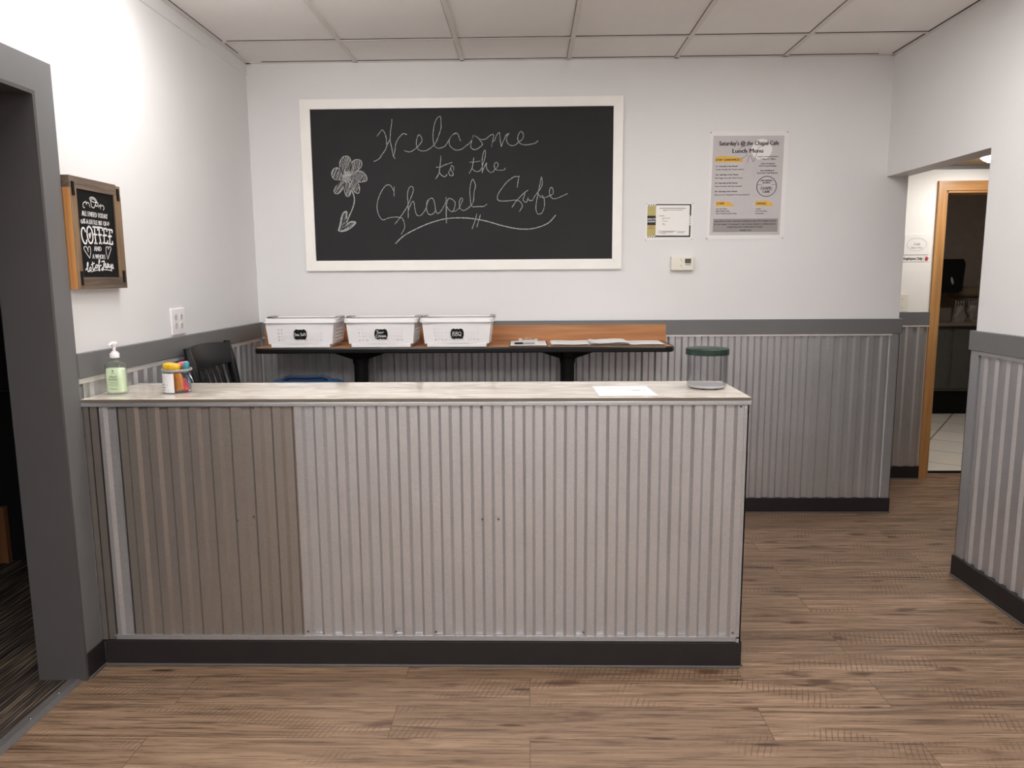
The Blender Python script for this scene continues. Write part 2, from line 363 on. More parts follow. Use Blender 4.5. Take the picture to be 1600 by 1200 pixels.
# flat printing on a plane: fr(u, v, w) with w the height above the sheet
def fr_back(ox, y, oz): return lambda u, v, w: Vector((ox+u, y-w, oz+v))
def fr_left(x, oy, oz): return lambda u, v, w: Vector((x+w, oy+u, oz+v))
def fr_flat(ox, oy, z, rot=0.):
    c, s_ = math.cos(rot), math.sin(rot)
    return lambda u, v, w: Vector((ox+u*c-v*s_, oy+u*s_+v*c, z+w))
def fr_cyl(cx, cy_, r, z): return lambda u, v, w: Vector((cx+(r+w)*math.sin(u/r), cy_-(r+w)*math.cos(u/r), z+v))
_txt = {}
def text_geo(s):
    if s not in _txt:
        cu = bpy.data.curves.new('t', 'FONT'); cu.body = s; cu.resolution_u = 2; cu.size = 1.
        ob = bpy.data.objects.new('t', cu); COL.objects.link(ob)
        dg = bpy.context.evaluated_depsgraph_get(); me = bpy.data.meshes.new_from_object(ob.evaluated_get(dg))
        _txt[s] = ([(v.co.x, v.co.y) for v in me.vertices], [tuple(p.vertices) for p in me.polygons])
        bpy.data.objects.remove(ob); bpy.data.meshes.remove(me); bpy.data.curves.remove(cu)
    return _txt[s]
def smooth_line(p, n=6):
    if len(p) < 3: return [Vector(q) for q in p]
    p = [Vector(q) for q in p]; out = []
    for i in range(len(p)-1):
        a = p[max(i-1, 0)]; b = p[i]; c = p[i+1]; d = p[min(i+2, len(p)-1)]
        for k in range(n):
            t = k/n
            out.append(.5*((2*b)+(c-a)*t+(2*a-5*b+4*c-d)*t*t+(3*b-a-3*c+d)*t**3))
    out.append(p[-1]); return out
class Print(MB):
    def __init__(s, fr): MB.__init__(s); s.fr = fr
    def text(s, t, u0, u1, vc, h, w=.0004, bold=0.):
        vs, fs = text_geo(t)
        xa, xb = min(v[0] for v in vs), max(v[0] for v in vs)
        cap = .69; k = (u1-u0)/(xb-xa); kh = h/cap
        for off in ((0.,) if not bold else (-bold, 0., bold)):
            s._add([s.fr(u0+off+(x-xa)*k, vc-h/2+y*kh, w+abs(off)*.02) for x, y in vs], fs)
        return s
    def poly(s, pts, w=.0004): s._add([s.fr(u, v, w) for u, v in pts], [tuple(range(len(pts)))]); return s
    def rect(s, u0, v0, u1, v1, w=.0004): return s.poly([(u0, v0), (u1, v0), (u1, v1), (u0, v1)], w)
    def ring(s, cu, cv, r, t, w=.0004, seg=40):
        vs = [s.fr(cu+q*math.cos(2*PI*i/seg), cv+q*math.sin(2*PI*i/seg), w) for q in (r-t/2, r+t/2) for i in range(seg)]
        s._add(vs, [(i, (i+1) % seg, seg+(i+1) % seg, seg+i) for i in range(seg)]); return s
    def disc(s, cu, cv, r, w=.0004, seg=40): return s.poly([(cu+r*math.cos(2*PI*i/seg), cv+r*math.sin(2*PI*i/seg)) for i in range(seg)], w)
    def stroke(s, pts, wd, w=.0004, n=6, jit=0.):
        q = smooth_line(pts, n); m = len(q); L = []; R = []
        for i, p in enumerate(q):
            d = q[min(i+1, m-1)]-q[max(i-1, 0)]
            if d.length < 1e-9: d = Vector((1, 0))
            d.normalize(); nrm = Vector((-d.y, d.x))*(wd/2*(1+(random.random()-.5)*jit))
            e = d*(wd/2) if i == m-1 else (-d*(wd/2) if i == 0 else d*0)
            L.append(s.fr(*(p+nrm+e), w)); R.append(s.fr(*(p-nrm+e), w))
        s._add(L+R, [(i, i+1, m+i+1, m+i) for i in range(m-1)]); return s
def U(l): return [(a*1e-4, b*1e-4) for a, b in l]

CHALK_LINES= [[(-4907,2794),(-4754,2980),(-4603,3134),(-4461,2977),(-4378,2694),(-4367,2317)],[(-4015,3720),(-4040,3440),(-4118,3004),(-4162,2629),(-4318,2317),(-4459,2004),(-4629,1785),(-4800,1550),(-4934,1457),(-5117,1380)],[(-4162,2629),(-4121,2377),(-4064,2094),(-4023,1810),(-3979,1652),(-3901,1525)],[(-3979,1652),(-3887,1998),(-3828,2343),(-3707,2593),(-3555,2779),(-3372,2918),(-3178,2863)],[(-3333,1961),(-3057,1889),(-2860,1956),(-2594,2142),(-2393,2359),(-2291,2546),(-2351,2735),(-2462,2855),(-2563,2706),(-2625,2456),(-2600,2142),(-2467,1983),(-2208,1933),(-1978,1994),(-1614,2257),(-1412,2568),(-1291,2880),(-1177,3222),(-1179,3595),(-1191,3813),(-1271,3851),(-1420,3722),(-1538,3475),(-1610,3164),(-1657,2790),(-1636,2445),(-1582,2225),(-1389,2082),(-1161,2111),(-964,2203),(-796,2436),(-596,2747),(-398,2901),(-268,2916),(-173,2774),(-96,2539),(-32,2491)],[(-268,2916),(-529,2809),(-696,2561),(-717,2310),(-607,2121),(-414,1993),(-252,1954)],[(-253,1960),(-5,2014),(226,2175),(522,2422),(655,2671),(673,2780)],[(689,2765),(588,2484),(519,2203),(581,2046),(775,1981),(972,2057),(1168,2212),(1212,2290),(1107,2448),(979,2605),(818,2716),(689,2765)],[(689,2771),(883,2700),(1043,2573),(1205,2534),(1400,2570),(1564,2693),(1694,2785),(1856,2808),(1822,2565),(1771,2347),(1726,2144)],[(1736,2143),(1787,2378),(1918,2502),(1985,2688),(2084,2843),(2197,2904),(2227,2623),(2257,2342),(2297,2138),(2370,2340),(2469,2527),(2536,2714),(2634,2822),(2757,2873)],[(2757,2873),(2633,2713),(2599,2526),(2662,2337),(2791,2211),(3018,2183),(3180,2269),(3311,2393),(3489,2500),(3577,2671),(3556,2859),(3443,2969),(3313,2830),(3247,2612),(3279,2456),(3375,2314),(3537,2234),(3763,2216),(4055,2260),(4282,2320),(4411,2428)],[(-1220,1630),(-1250,1323),(-1287,1030),(-1338,736),(-1419,531),(-1544,370)],[(-1324,707),(-1220,573),(-1009,468),(-885,599)],[(-1499,1017),(-1272,1015),(-1027,1130),(-584,1272)],[(-501,846),(-483,992),(-602,1111),(-666,935),(-761,760),(-778,672),(-704,553),(-613,514),(-521,581),(-549,699),(-638,847),(-651,965)],[(700,1522),(657,1274),(602,1011),(514,806),(421,660)],[(602,996),(636,864),(786,759),(968,758),(1091,859),(1216,1151),(1341,1531),(1375,1851),(1316,1939),(1222,1678),(1173,1357),(1184,1034),(1164,682)],[(476,1276),(703,1288),(1051,1335)],[(1164,682),(1243,887),(1366,1121),(1443,1237),(1411,1032),(1484,826),(1664,686),(1816,735),(1893,837),(2061,996),(2108,1142),(2003,1261),(1896,1174),(1879,998),(1969,851),(2150,805),(2453,831),(2514,919)],[(-3984,-73),(-4009,-323),(-4010,-592)],[(-4010,-357),(-4074,-189),(-4206,-4),(-4342,48),(-4517,-34),(-4697,-250),(-4880,-584),(-4994,-918),(-5039,-1221),(-4997,-1525),(-4884,-1796),(-4699,-1960),(-4366,-1851),(-4018,-1804),(-3672,-1834),(-3520,-1960),(-3441,-2248),(-3465,-2486),(-3647,-2790)],[(-4012,-2210),(-3743,-1890),(-3455,-1505),(-3275,-1237),(-3129,-935),(-2982,-601),(-2890,-367),(-2884,-133),(-3002,-59),(-3144,-198),(-3228,-532),(-3214,-901),(-3202,-1338),(-3215,-1844)],[(-3205,-1473),(-3101,-1204),(-2956,-937),(-2853,-971),(-2810,-1308),(-2732,-1646),(-2562,-1748),(-2386,-1649),(-2172,-1347),(-2061,-1012),(-1952,-795),(-1779,-746),(-1678,-881),(-1617,-1218),(-1589,-1521)],[(-1952,-795),(-2093,-944),(-2120,-1348),(-2040,-1618),(-1903,-1687),(-1729,-1621),(-1588,-1487),(-1487,-1623),(-1312,-1523),(-1170,-1322),(-991,-988),(-951,-703)],[(-958,-703),(-950,-1156),(-959,-1661),(-962,-2168)],[(-975,-703),(-970,-1156),(-984,-1661),(-976,-2167)],[(-943,-1156),(-886,-888),(-780,-762),(-575,-841),(-440,-993),(-461,-1228),(-552,-1462),(-657,-1529),(-827,-1393),(-927,-1224)],[(-656,-1512),(-414,-1480),(-204,-1314)],[(-186,-1288),(-84,-1064),(12,-825),(-78,-744),(-163,-872),(-199,-1095),(-170,-1320),(9,-1457),(207,-1404),(473,-1198),(641,-911),(681,-432),(768,-82),(706,173),(593,301),(491,47),(436,-366),(462,-845),(506,-1166),(636,-1257),(899,-1240),(1228,-1236),(1410,-1126)],[(821,-1666),(724,-2035),(536,-2518)],[(1031,-1716),(938,-2037),(818,-2407)],[(3321,471),(3254,171),(3210,-146)],[(3304,424),(3076,442),(2847,318),(2584,114),(2320,-202),(2121,-486),(2037,-709),(2101,-901),(2379,-942),(2773,-923),(3100,-894),(3329,-960),(3476,-1137),(3491,-1265),(3326,-1552)],[(2901,-1292),(3100,-1006),(3363,-721),(3593,-500),(3823,-343)],[(3658,-516),(3576,-755),(3542,-898),(3656,-1011),(3771,-980),(3837,-725),(3871,-487),(3837,-757),(3886,-901),(4082,-919),(4213,-697),(4410,-444),(4574,-223),(4672,62),(4607,411),(4541,32),(4459,-317),(4393,-667),(4311,-1081),(4293,-1433),(4375,-1674),(4506,-1707),(4670,-1596),(4785,-1245),(4769,-829),(4638,-637)],[(4426,-571),(4573,-732),(4802,-766),(5030,-688),(5291,-547),(5275,-293),(5193,-190),(5095,-323),(5096,-609),(5259,-818),(5488,-820),(5814,-695),(6123,-555)]]
CHALK_SWASH= [[(-3998,-3330),(-3487,-2879),(-2681,-2464),(-1880,-2147),(-1017,-1929),(-159,-1884),(631,-1943),(1420,-2097),(2273,-2343),(3128,-2525),(3851,-2563),(4444,-2458),(5035,-2205),(5428,-1791)]]
CHALK_PETALS= [[(-6955,759),(-7134,1046),(-7121,1372),(-6941,1635),(-6750,1686),(-6563,1611),(-6466,1366),(-6518,1122),(-6677,838)],[(-6550,837),(-6516,1163),(-6359,1405),(-6103,1492),(-5874,1401),(-5862,1156),(-6039,934),(-6384,733)],[(-6387,672),(-6213,792),(-6000,839),(-5750,747),(-5589,500),(-5617,296),(-5938,217),(-6190,260),(-6395,447)],[(-6376,385),(-6149,219),(-6033,-69),(-6087,-398),(-6298,-355),(-6537,59)],[(-6892,185),(-6928,-184),(-6856,-514),(-6710,-598),(-6577,-435),(-6522,-106),(-6617,182)],[(-7057,310),(-7342,66),(-7534,-261),(-7447,-426),(-7233,-387),(-6967,-102),(-6915,144)],[(-7055,351),(-7332,333),(-7580,478),(-7632,765),(-7474,989),(-7261,1027),(-7036,841),(-6977,718)],[(-6425,541),(-6490,368),(-6646,263),(-6835,264),(-6983,373),(-7035,546),(-6970,719),(-6814,825),(-6626,823),(-6478,715)],[(-6988,-2275),(-6889,-1922),(-6830,-1507),(-6936,-1485),(-7068,-1588),(-7188,-1919),(-7267,-2293),(-7341,-2564),(-6978,-2567),(-6673,-2423),(-6342,-2134),(-6531,-2049),(-6747,-2131)]]
CHALK_STEM= [(-6620,100),(-6504,-188),(-6370,-601),(-6370,-931),(-6505,-1344),(-6689,-1715),(-6853,-2088)]
MENU_TEXT=[
  ("Saturday's @ the Chapel Cafe",-1666,1732,2408,235,1) ,
  ('Lunch Menu',-900,845,1984,235,1) ,
  ('SOUP / SANDWICH',-1859,-512,1492,111,1) ,
  ('1st  Saturday of the Month',-1827,-580,1131,79,1) ,
  ('Chicken Noodle with Turkey sandwich',-1841,-203,952,72,0) ,
  ('2nd  Saturday of the Month',-1832,-530,657,80,1) ,
  ('Beef Veggie soup with Grilled Cheese',-1847,-267,471,73,0) ,
  ('3rd  Saturday of the Month',-1851,-553,188,80,1) ,
  ('Potato Chowder with Ham Sandwich',-1866,-276,2,73,0) ,
  ('4th  Saturday of the Month',-1856,-557,-288,80,1) ,
  ('Minestrone w/ Turkey,Ham & cheese sandwich',-1864,181,-478,73,0) ,
  ('Lunch is served between',543,1730,1652,78,1) ,
  ('11:00am to 1:00pm',696,1589,1514,79,1) ,
  ('Café is located at',740,1559,1259,79,1) ,
  ('132 N. Second Street',644,1639,1128,79,1) ,
  ('Same Building as',735,1542,872,79,1) ,
  ('Torch And Trail Ministries',545,1737,733,79,1) ,
  ('SOUP & SANDWICH',778,1465,305,86,1) ,
  ('SATURDAY',898,1343,180,86,1) ,
  ('CHAPEL',795,1457,-131,172,0) ,
  ('CAFÉ',911,1317,-330,132,1) ,
  ('CHIPS',-1713,-1272,-971,113,1) ,
  ('DRINKS',579,1155,-992,113,1) ,
  ('Sea Salt Chips',-1737,-1112,-1272,73,0) ,
  ('BBQ Waffle Chips',-1746,-951,-1406,74,0) ,
  ('Sour Cream & Onion Chips',-1749,-539,-1541,73,0) ,
  ('Coffee',550,842,-1290,73,0) ,
  ('Hot Chocolate',555,1206,-1419,73,0) ,
  ('Lemonade',547,1022,-1551,74,0) ,
  ('OUR HOPE IS TO HELP OUR PEOPLE WHEN REAL AND GOOD FRIENDS GATHER',-1817,1753,-1986,74,1) ,
  ('IF YOU WANT TO DONATE THIS CAN BE GREATLY APPRECIATED',-1811,1727,-2167,74,1) ,
  ('PLEASE PLACE ANY DONATIONS IN THE JAR',-1057,986,-2322,74,1) ,
  ('THANK YOU!',-348,333,-2510,81,1) ,
]
MENU_YELLOW= [[(-1844,1676),(-1495,1705),(-822,1679),(-483,1597),(-313,1542),(-313,1359),(-810,1338),(-1484,1358),(-1855,1374)],[(-1750,-855),(-1412,-838),(-1003,-882),(-746,-1064),(-757,-1150),(-1402,-1131),(-1755,-1135)],[(520,-855),(1230,-835),(1541,-998),(1446,-1150),(903,-1125),(517,-1135)]]
MENU_GREY= [(-2015,2833),(2034,2809),(1991,-2795),(-2085,-2776)]
MENU_BOX= [(-1889,-1849),(1868,-1848),(1861,-2613),(-1899,-2609)]
MENU_EDGE= [(-2230,3076),(2283,3065),(2240,-3033),(-2296,-3031)]
MENU_CIRCLE= [[(775,2054),(1365,2048)],[(1129,-25),(1695,-31)]]
MENU_SCRIBBLE= [[(9,2309),(-308,2219),(-559,2097)],[(-332,2001),(-104,1905),(-66,1748),(-222,1625),(-443,1534)],[(-18,1310),(7,1498),(95,1716),(195,1621),(301,1370),(391,1525),(475,1837),(591,2147),(779,2238),(1219,2405)]]
PERMIT_EDGE= [(-1308,1021),(1400,1033),(1383,-1061),(-1355,-1095)]
PERMIT_BLACK= [[(-732,979),(1291,961),(1293,896),(-730,914)],[(1208,896),(1297,896),(1291,297),(1209,298)],[(1201,-251),(1283,-252),(1275,-913),(1196,-913)],[(-751,-823),(1273,-840),(1275,-928),(-749,-912)],[(-1258,319),(-763,315),(-752,-224),(-1248,-220)],[(-1231,874),(-1176,874),(-1103,968),(-1159,968)],[(-1094,873),(-1038,873),(-965,967),(-1021,967)],[(-956,872),(-900,871),(-828,965),(-884,966)],[(-819,871),(-763,870),(-691,964),(-746,965)],[(-1253,-945),(-1197,-945),(-1124,-857),(-1180,-857)],[(-1118,-946),(-1062,-946),(-989,-858),(-1045,-858)],[(-984,-947),(-928,-947),(-855,-859),(-911,-859)],[(-849,-948),(-793,-948),(-720,-860),(-776,-860)],[(1196,225),(1197,181),(1277,239),(1276,283)],[(1199,93),(1201,49),(1281,107),(1280,151)],[(1203,-38),(1204,-82),(1284,-24),(1283,20)],[(1206,-170),(1208,-214),(1288,-156),(1287,-112)]]
PERMIT_OLIVE= [(-1250,867),(-752,863),(-758,-853),(-1262,-849)]
PERMIT_ORANGE= [[(-1153,-290),(-847,-293),(-847,-329),(-1153,-327)],[(-1197,-378),(-831,-381),(-830,-418),(-1196,-415)]]
PERMIT_LINES= [[(-560,755),(982,742),(983,705),(-559,719)],[(-353,651),(817,641),(818,616),(-353,626)],[(-352,611),(-148,609),(-147,591),(-352,593)],[(-569,317),(-253,314),(-252,285),(-569,288)],[(-380,184),(66,180),(67,158),(-380,162)],[(-379,121),(-275,121),(-274,102),(-379,103)],[(-377,12),(-79,9),(-78,-13),(-376,-10)],[(-373,-135),(-243,-136),(-242,-158),(-373,-157)],[(-372,-194),(-186,-195),(-185,-217),(-372,-216)],[(-402,-561),(419,-568),(420,-597),(-401,-590)],[(-419,-620),(272,-625),(272,-651),(-418,-645)],[(-417,-690),(-137,-692),(-137,-718),(-417,-715)],[(494,-590),(979,-594),(980,-616),(495,-612)],[(515,-657),(906,-660),(907,-682),(515,-679)]]
PERMIT_RING= [(-512,-615),(-445,-616)]
PERMIT_TEXT= [('HEALTH',-1236,-778,129,96),('PERMIT',-1233,-775,-18,95)]
SIGN_THIN= [[(-362,1290),(-249,1332),(-87,1326),(41,1262),(57,1187),(-57,1161),(-217,1184),(-332,1225),(-362,1290)],[(-286,1260),(-148,1282),(-18,1233),(32,1200)],[(-321,1211),(-298,1092),(-273,988),(-141,962),(-10,1104),(57,1187)],[(69,1173),(149,1149),(139,1087),(48,1032),(-16,1065)],[(-723,918),(-800,926),(-813,1015),(-763,1086),(-667,1118),(-593,1080),(-600,1034)],[(-593,1080),(-495,1119),(-423,1066),(-385,963)],[(-628,1148),(-608,1141)],[(170,1013),(235,1072),(302,1055),(288,961)],[(300,1040),(407,1096),(504,1073),(529,998),(468,930)],[(307,1121),(326,1115)],[(-1026,454),(-934,468)],[(-1048,393),(-917,410)],[(-991,345),(-909,373)],[(690,491),(779,505)],[(683,443),(799,443)],[(650,417),(732,383)],[(-670,-870),(-823,-729),(-984,-555),(-957,-483),(-831,-469),(-753,-583),(-733,-654),(-727,-510),(-639,-452),(-576,-523),(-594,-686),(-670,-870)],[(507,-880),(449,-693),(426,-506),(472,-429),(576,-425),(596,-518),(644,-432),(751,-418),(775,-493),(640,-687),(507,-880)],[(-680,-1361),(-331,-1304),(-65,-1292)],[(71,-1282),(412,-1279),(721,-1315)]]
SIGN_MED= [[(-985,-1291),(-841,-1163),(-806,-1036),(-856,-1055),(-878,-1199),(-852,-1344),(-754,-1325)],[(-671,-1197),(-741,-1234),(-736,-1307),(-653,-1288),(-641,-1206),(-687,-1197)],[(-531,-1013),(-537,-1159),(-508,-1287),(-383,-1212)],[(-609,-1105),(-423,-1047)],[(-268,-1100),(-339,-1138),(-350,-1212),(-250,-1201),(-221,-1118),(-286,-1110)],[(-210,-1155),(-94,-1042),(-44,-930),(-92,-921),(-127,-1042),(-105,-1228),(-101,-1311),(-150,-1302),(-150,-1191),(12,-1115)],[(82,-983),(255,-961),(184,-1093),(147,-1225),(85,-1301),(23,-1264),(172,-1169),(263,-1130)],[(225,-1159),(337,-1091),(310,-1044),(246,-1130),(305,-1195),(398,-1147)],[(389,-1204),(428,-1128),(467,-1032),(502,-1146),(424,-1203)],[(545,-1088),(548,-1183),(637,-1172),(671,-1067),(688,-1181)],[(694,-1258),(776,-1066),(812,-1180),(658,-1268)],[(831,-1218),(852,-1220)]]
SIGN_BIG= [[(-811,78),(-873,182),(-982,175),(-1056,29),(-1029,-201),(-921,-347),(-811,-342),(-774,-242)],[(-561,273),(-680,176),(-713,-42),(-667,-219),(-572,-323),(-457,-309),(-372,-169),(-371,49),(-444,208),(-561,273)],[(-210,259),(-219,-15),(-200,-326)],[(-306,268),(-14,259),(-9,180)],[(-282,0),(-119,-1)],[(-281,-320),(-135,-326)],[(86,259),(78,-8),(117,-303)],[(5,273),(287,263),(299,189)],[(13,-3),(198,7)],[(34,-303),(167,-310)],[(402,242),(379,-20),(357,-283)],[(318,246),(590,244),(586,169)],[(312,-15),(537,7)],[(288,-286),(562,-284),(588,-207)],[(778,227),(756,-39),(734,-295)],[(692,231),(953,219),(941,142)],[(671,-24),(865,-14)],[(664,-298),(909,-307),(914,-221)],[(-559,-133),(-594,-8),(-533,-23),(-485,43),(-517,-67)]]
SIGN_TEXT=[
  ('ALL I NEED TODAY',-932,721,711,180) ,
  ('IS A LITTLE BIT OF',-868,620,438,170) ,
  ('AND',-350,120,-513,175) ,
  ('A WHOLE',-493,350,-800,165) ,
]
HINGES= [[(-1573,1757),(-1405,1284)],[(1410,1811),(1549,1355)],[(-1462,-1339),(-1319,-1840)],[(1404,-1300),(1551,-1745)]]


# ================================================================== THE ROOM
WX = XL-.006                                           # plaster face of the left wall
WY = YB+.006                                           # plaster face of the back wall
WR = XR+.004
# floor: planks in the room and the corridor, carpet in the side room, tile in the back room
struct('floor', MB().box(XL-.018, 4.3, YREAR, Y2+.165, -.05, 0), FLOOR)
struct('floor_carpet', MB().box(-4.6, XL-.045, -1.2, 3.9, -.05, .002), CARPET)
struct('floor_tile', MB().box(2.3, 6.4, Y2+.165, 8.6, -.05, .006), TILE)
struct('trim_threshold', MB().prism([(XL-.068, 0), (XL-.060, .008), (XL-.030, .008), (XL-.010, .001), (XL-.010, -.004), (XL-.068, -.004)], YJ0+.01, YJ, lambda u, v, w: Vector((u, w, v))), SHOE)
strip = S.objects['trim_threshold']
for y in (2.42, 2.268, 2.115, 1.96, 1.8):
    MB().lathe([(0, .0025), (.004, .0015), (.0048, 0)][::-1], (XL-.040, y, .0078), 12).build('strip_screw', CHROME, strip, True)
# walls
mb = MB().box(WX-.141, WX, YJ, YB+.13, 0, ZC+.2); mb.box(WX-.141, WX, YJ0, YJ, 2.058, ZC+.2); mb.box(WX-.141, WX, YREAR, YJ0, 0, ZC+.2)
struct('wall_left', mb, WALL)
struct('wall_back', MB().box(XL-.2, XJ, WY, WY+.12, 0, ZC+.2), WALL)
mb = MB().box(WR, XJ, YREAR, YOP, 0, ZC+.2); mb.box(WR, XJ, YOP, WY, ZH, ZC+.2)
struct('wall_right', mb, WALL)
GX0, GX1, GZ0, GZ1 = -1.45, 1.75, .55, 2.42
struct('wall_rear', MB().box(XL-.2, GX0, YREAR-.12, YREAR, 0, ZC+.2).box(GX1, XJ, YREAR-.12, YREAR, 0, ZC+.2).box(GX0, GX1, YREAR-.12, YREAR, 0, GZ0).box(GX0, GX1, YREAR-.12, YREAR, GZ1, ZC+.2), WALL)
mb = MB()
for x in (GX0, (GX0+GX1)/2-.03, GX1-.06): mb.box(x, x+.06, YREAR-.10, YREAR-.04, GZ0, GZ1)
for z in (GZ0, GZ1-.06): mb.box(GX0, GX1, YREAR-.10, YREAR-.04, z, z+.06)
win = struct('window_1', mb, GREY)
for x0_, x1_ in ((GX0+.06, (GX0+GX1)/2-.03), ((GX0+GX1)/2+.03, GX1-.06)): box(x0_, x1_, YREAR-.075, YREAR-.069, GZ0+.06, GZ1-.06).build('pane', PANE, win)
# corridor
struct('wall_corridor_end', MB().box(XJ-.1, 2.822, Y2, Y2+.12, 0, 2.5).box(2.822, 3.60, Y2, Y2+.12, 2.0, 2.5).box(3.60, 4.4, Y2, Y2+.12, 0, 2.5), CREAMWALL)
struct('wall_corridor_left', MB().box(XJ-.1, XJ, WY+.12, Y2, 0, 2.5), CREAMWALL)
struct('wall_corridor_right', MB().box(4.2, 4.32, .5, Y2, 0, 2.5), CREAMWALL)
struct('wall_corridor_near', MB().box(XJ, 4.2, .4, .52, 0, 2.5), CREAMWALL)
struct('ceiling_corridor', MB().box(XJ, 4.2, .5, Y2, ZC2, ZC2+.1), TAN)
struct('trim_corridor_cove', MB().box(XJ, 4.2, Y2-.018, Y2, ZC2-.022, ZC2), GREY)
# side room to the left
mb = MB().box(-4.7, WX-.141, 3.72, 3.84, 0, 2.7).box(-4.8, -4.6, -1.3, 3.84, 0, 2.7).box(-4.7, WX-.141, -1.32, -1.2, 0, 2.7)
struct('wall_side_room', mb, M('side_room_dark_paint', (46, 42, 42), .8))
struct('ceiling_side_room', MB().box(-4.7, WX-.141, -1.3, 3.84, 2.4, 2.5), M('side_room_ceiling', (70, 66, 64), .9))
# back room
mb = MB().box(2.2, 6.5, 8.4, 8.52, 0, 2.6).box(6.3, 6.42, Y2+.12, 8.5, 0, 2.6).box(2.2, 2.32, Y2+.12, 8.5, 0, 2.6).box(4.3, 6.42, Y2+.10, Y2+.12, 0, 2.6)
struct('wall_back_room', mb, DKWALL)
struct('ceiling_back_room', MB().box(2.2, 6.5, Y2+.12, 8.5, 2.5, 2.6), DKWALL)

# ceiling with its grid
struct('ceiling', MB().box(XL-.1, XJ, YREAR, YB+.1, ZC+.004, ZC+.05), CEIL)
gx = [-1.592+.6096*i for i in range(1, 6)]
gy = [4.10-1.2192*i for i in range(0, 8)]
g = MB(); dk = MB()
for i, x in enumerate(gx):
    g.box(x-.012, x+.012, YREAR, WY, ZC-.002, ZC+.006); dk.box(x-.0145, x-.012, YREAR, WY, ZC+.001, ZC+.006)
for i, y in enumerate(gy):
    g.box(XL, XR, y-.012, y+.012, ZC-.0015, ZC+.006); dk.box(XL+.05, XR, y-.0155, y-.012, ZC+.001, ZC+.006)
g.box(WX, WX+.032, YREAR, WY, ZC-.002, ZC+.006); g.box(WX, WR, WY-.022, WY, ZC-.002, ZC+.006); g.box(WR-.022, WR, YREAR, WY, ZC-.002, ZC+.006)
dk.box(WX+.032, WX+.0345, YREAR, 4.3, ZC+.001, ZC+.006); dk.box(WR-.026, WR-.022, YREAR, WY-.03, ZC, ZC+.006); dk.box(WX+.1, WR-.1, WY-.0255, WY-.022, ZC+.001, ZC+.006)
struct('trim_ceiling_grid', g, TBAR); struct('trim_ceiling_grid_gap', dk, GAP)
struct('trim_left_tape', MB().prism([(2.60, 0), (2.603, .006), (ZC, .004), (ZC, 0)], YREAR, WY, lambda u, v, w: Vector((WX+v, w, u))), WALL)

# rails
def rail_box(mb, *a): return mb.box(*a, bev=.002, seg=1)
struct('trim_rail_left', rail_box(MB(), WX, WX+.020, YJ+.0985, WY-.02, RB, RT), GREY)
struct('trim_rail_back', rail_box(MB(), WX, XJ+.012, WY-.026, WY, RB+.003, RT), GREY)
struct('trim_rail_right', rail_box(MB(), WR-.024, WR, YREAR, YOP+.012, RB, RT), GREY)
struct('trim_rail_corridor', rail_box(MB(), XJ, 2.767, Y2-.02, Y2, RB, RT), GREY)
struct('trim_light_back', MB().box(WX+.02, 2.15, WY-.020, WY, RB-.009, RB+.003), LIGHTTRIM)
struct('trim_light_left', MB().box(WX, WX+.014, YJ+.1, WY-.02, RB-.02, RB), LIGHTTRIM)
struct('trim_light_corridor', MB().box(XJ, 2.767, Y2-.018, Y2, RB-.012, RB), LIGHTTRIM)
struct('trim_light_right', MB().box(WR-.020, WR, YREAR, YOP-.06, RB-.018, RB), FLAT)
# ribbed wainscot sheets
def ribbed(mb, p, d, n, L, za, zb, per, dep, ph=0., fl=.36, sl=.14):
    """trapezoidal ribs along d from point p, standing out along n"""
    d = Vector(d); n = Vector(n); p = Vector(p); prof = []
    t = -ph
    while t < L+per:
        for a, h in ((0, 0), (fl, 0), (fl+sl, 1), (2*fl+sl, 1)): prof.append((t+a*per, h*dep))
        t += per
    def at(q):
        for (a, ha), (b, hb) in zip(prof, prof[1:]):
            if a <= q <= b: return ha+(hb-ha)*(q-a)/(b-a)
        return 0.
    q = [(0, at(0))]+[(a, h) for a, h in prof if 0 < a < L]+[(L, at(L))]
    vs = []
    for z in (za, zb):
        for a, h in q: vs.append(p+d*a+n*(h+.0008)+Vector((0, 0, z)))
    for z in (za, zb):
        for a, h in q: vs.append(p+d*a+n*h+Vector((0, 0, z)))
    m = len(q)
    fs = [(i, i+1, m+i+1, m+i) for i in range(m-1)]+[(2*m+i, 3*m+i, 3*m+i+1, 2*m+i+1) for i in range(m-1)]
    fs += [(m+i, m+i+1, 3*m+i+1, 3*m+i) for i in range(m-1)]+[(i, 2*m+i, 2*m+i+1, i+1) for i in range(m-1)]
    mb._add(vs, fs); return mb
struct('trim_ribbed_back', ribbed(MB(), (WX+.012, WY-.002, 0), (1, 0, 0), (0, -1, 0), 2.144-WX-.012, .085, RB-.006, .0785, .011, .02), STEEL)
struct('trim_ribbed_left', ribbed(MB(), (WX+.002, WY-.02, 0), (0, -1, 0), (1, 0, 0), WY-.02-YJ-.118, .09, RB-.018, .0785, .011, .03), STEEL)
struct('trim_ribbed_right', ribbed(MB(), (WR-.002, YOP-.066, 0), (0, -1, 0), (-1, 0, 0), YOP-.066-YREAR, .095, RB-.016, .0785, .011, .03), STEEL)
struct('trim_ribbed_corridor', ribbed(MB(), (XJ, Y2-.002, 0), (1, 0, 0), (0, -1, 0), 2.767-XJ-.006, .085, RB-.012, .0785, .011, .0), STEEL)
struct('trim_corner_back', MB().box(2.148, XJ+.0035, WY-.016, WY-.0005, .085, RB+.003).box(XJ, XJ+.0035, WY-.016, WY+.12, .085, RB+.003), FLAT)
struct('trim_corner_right', MB().box(WR-.017, WR-.0005, YOP-.058, YOP+.0035, .09, RB).box(WR-.017, XJ, YOP, YOP+.0035, .09, RB), FLAT)
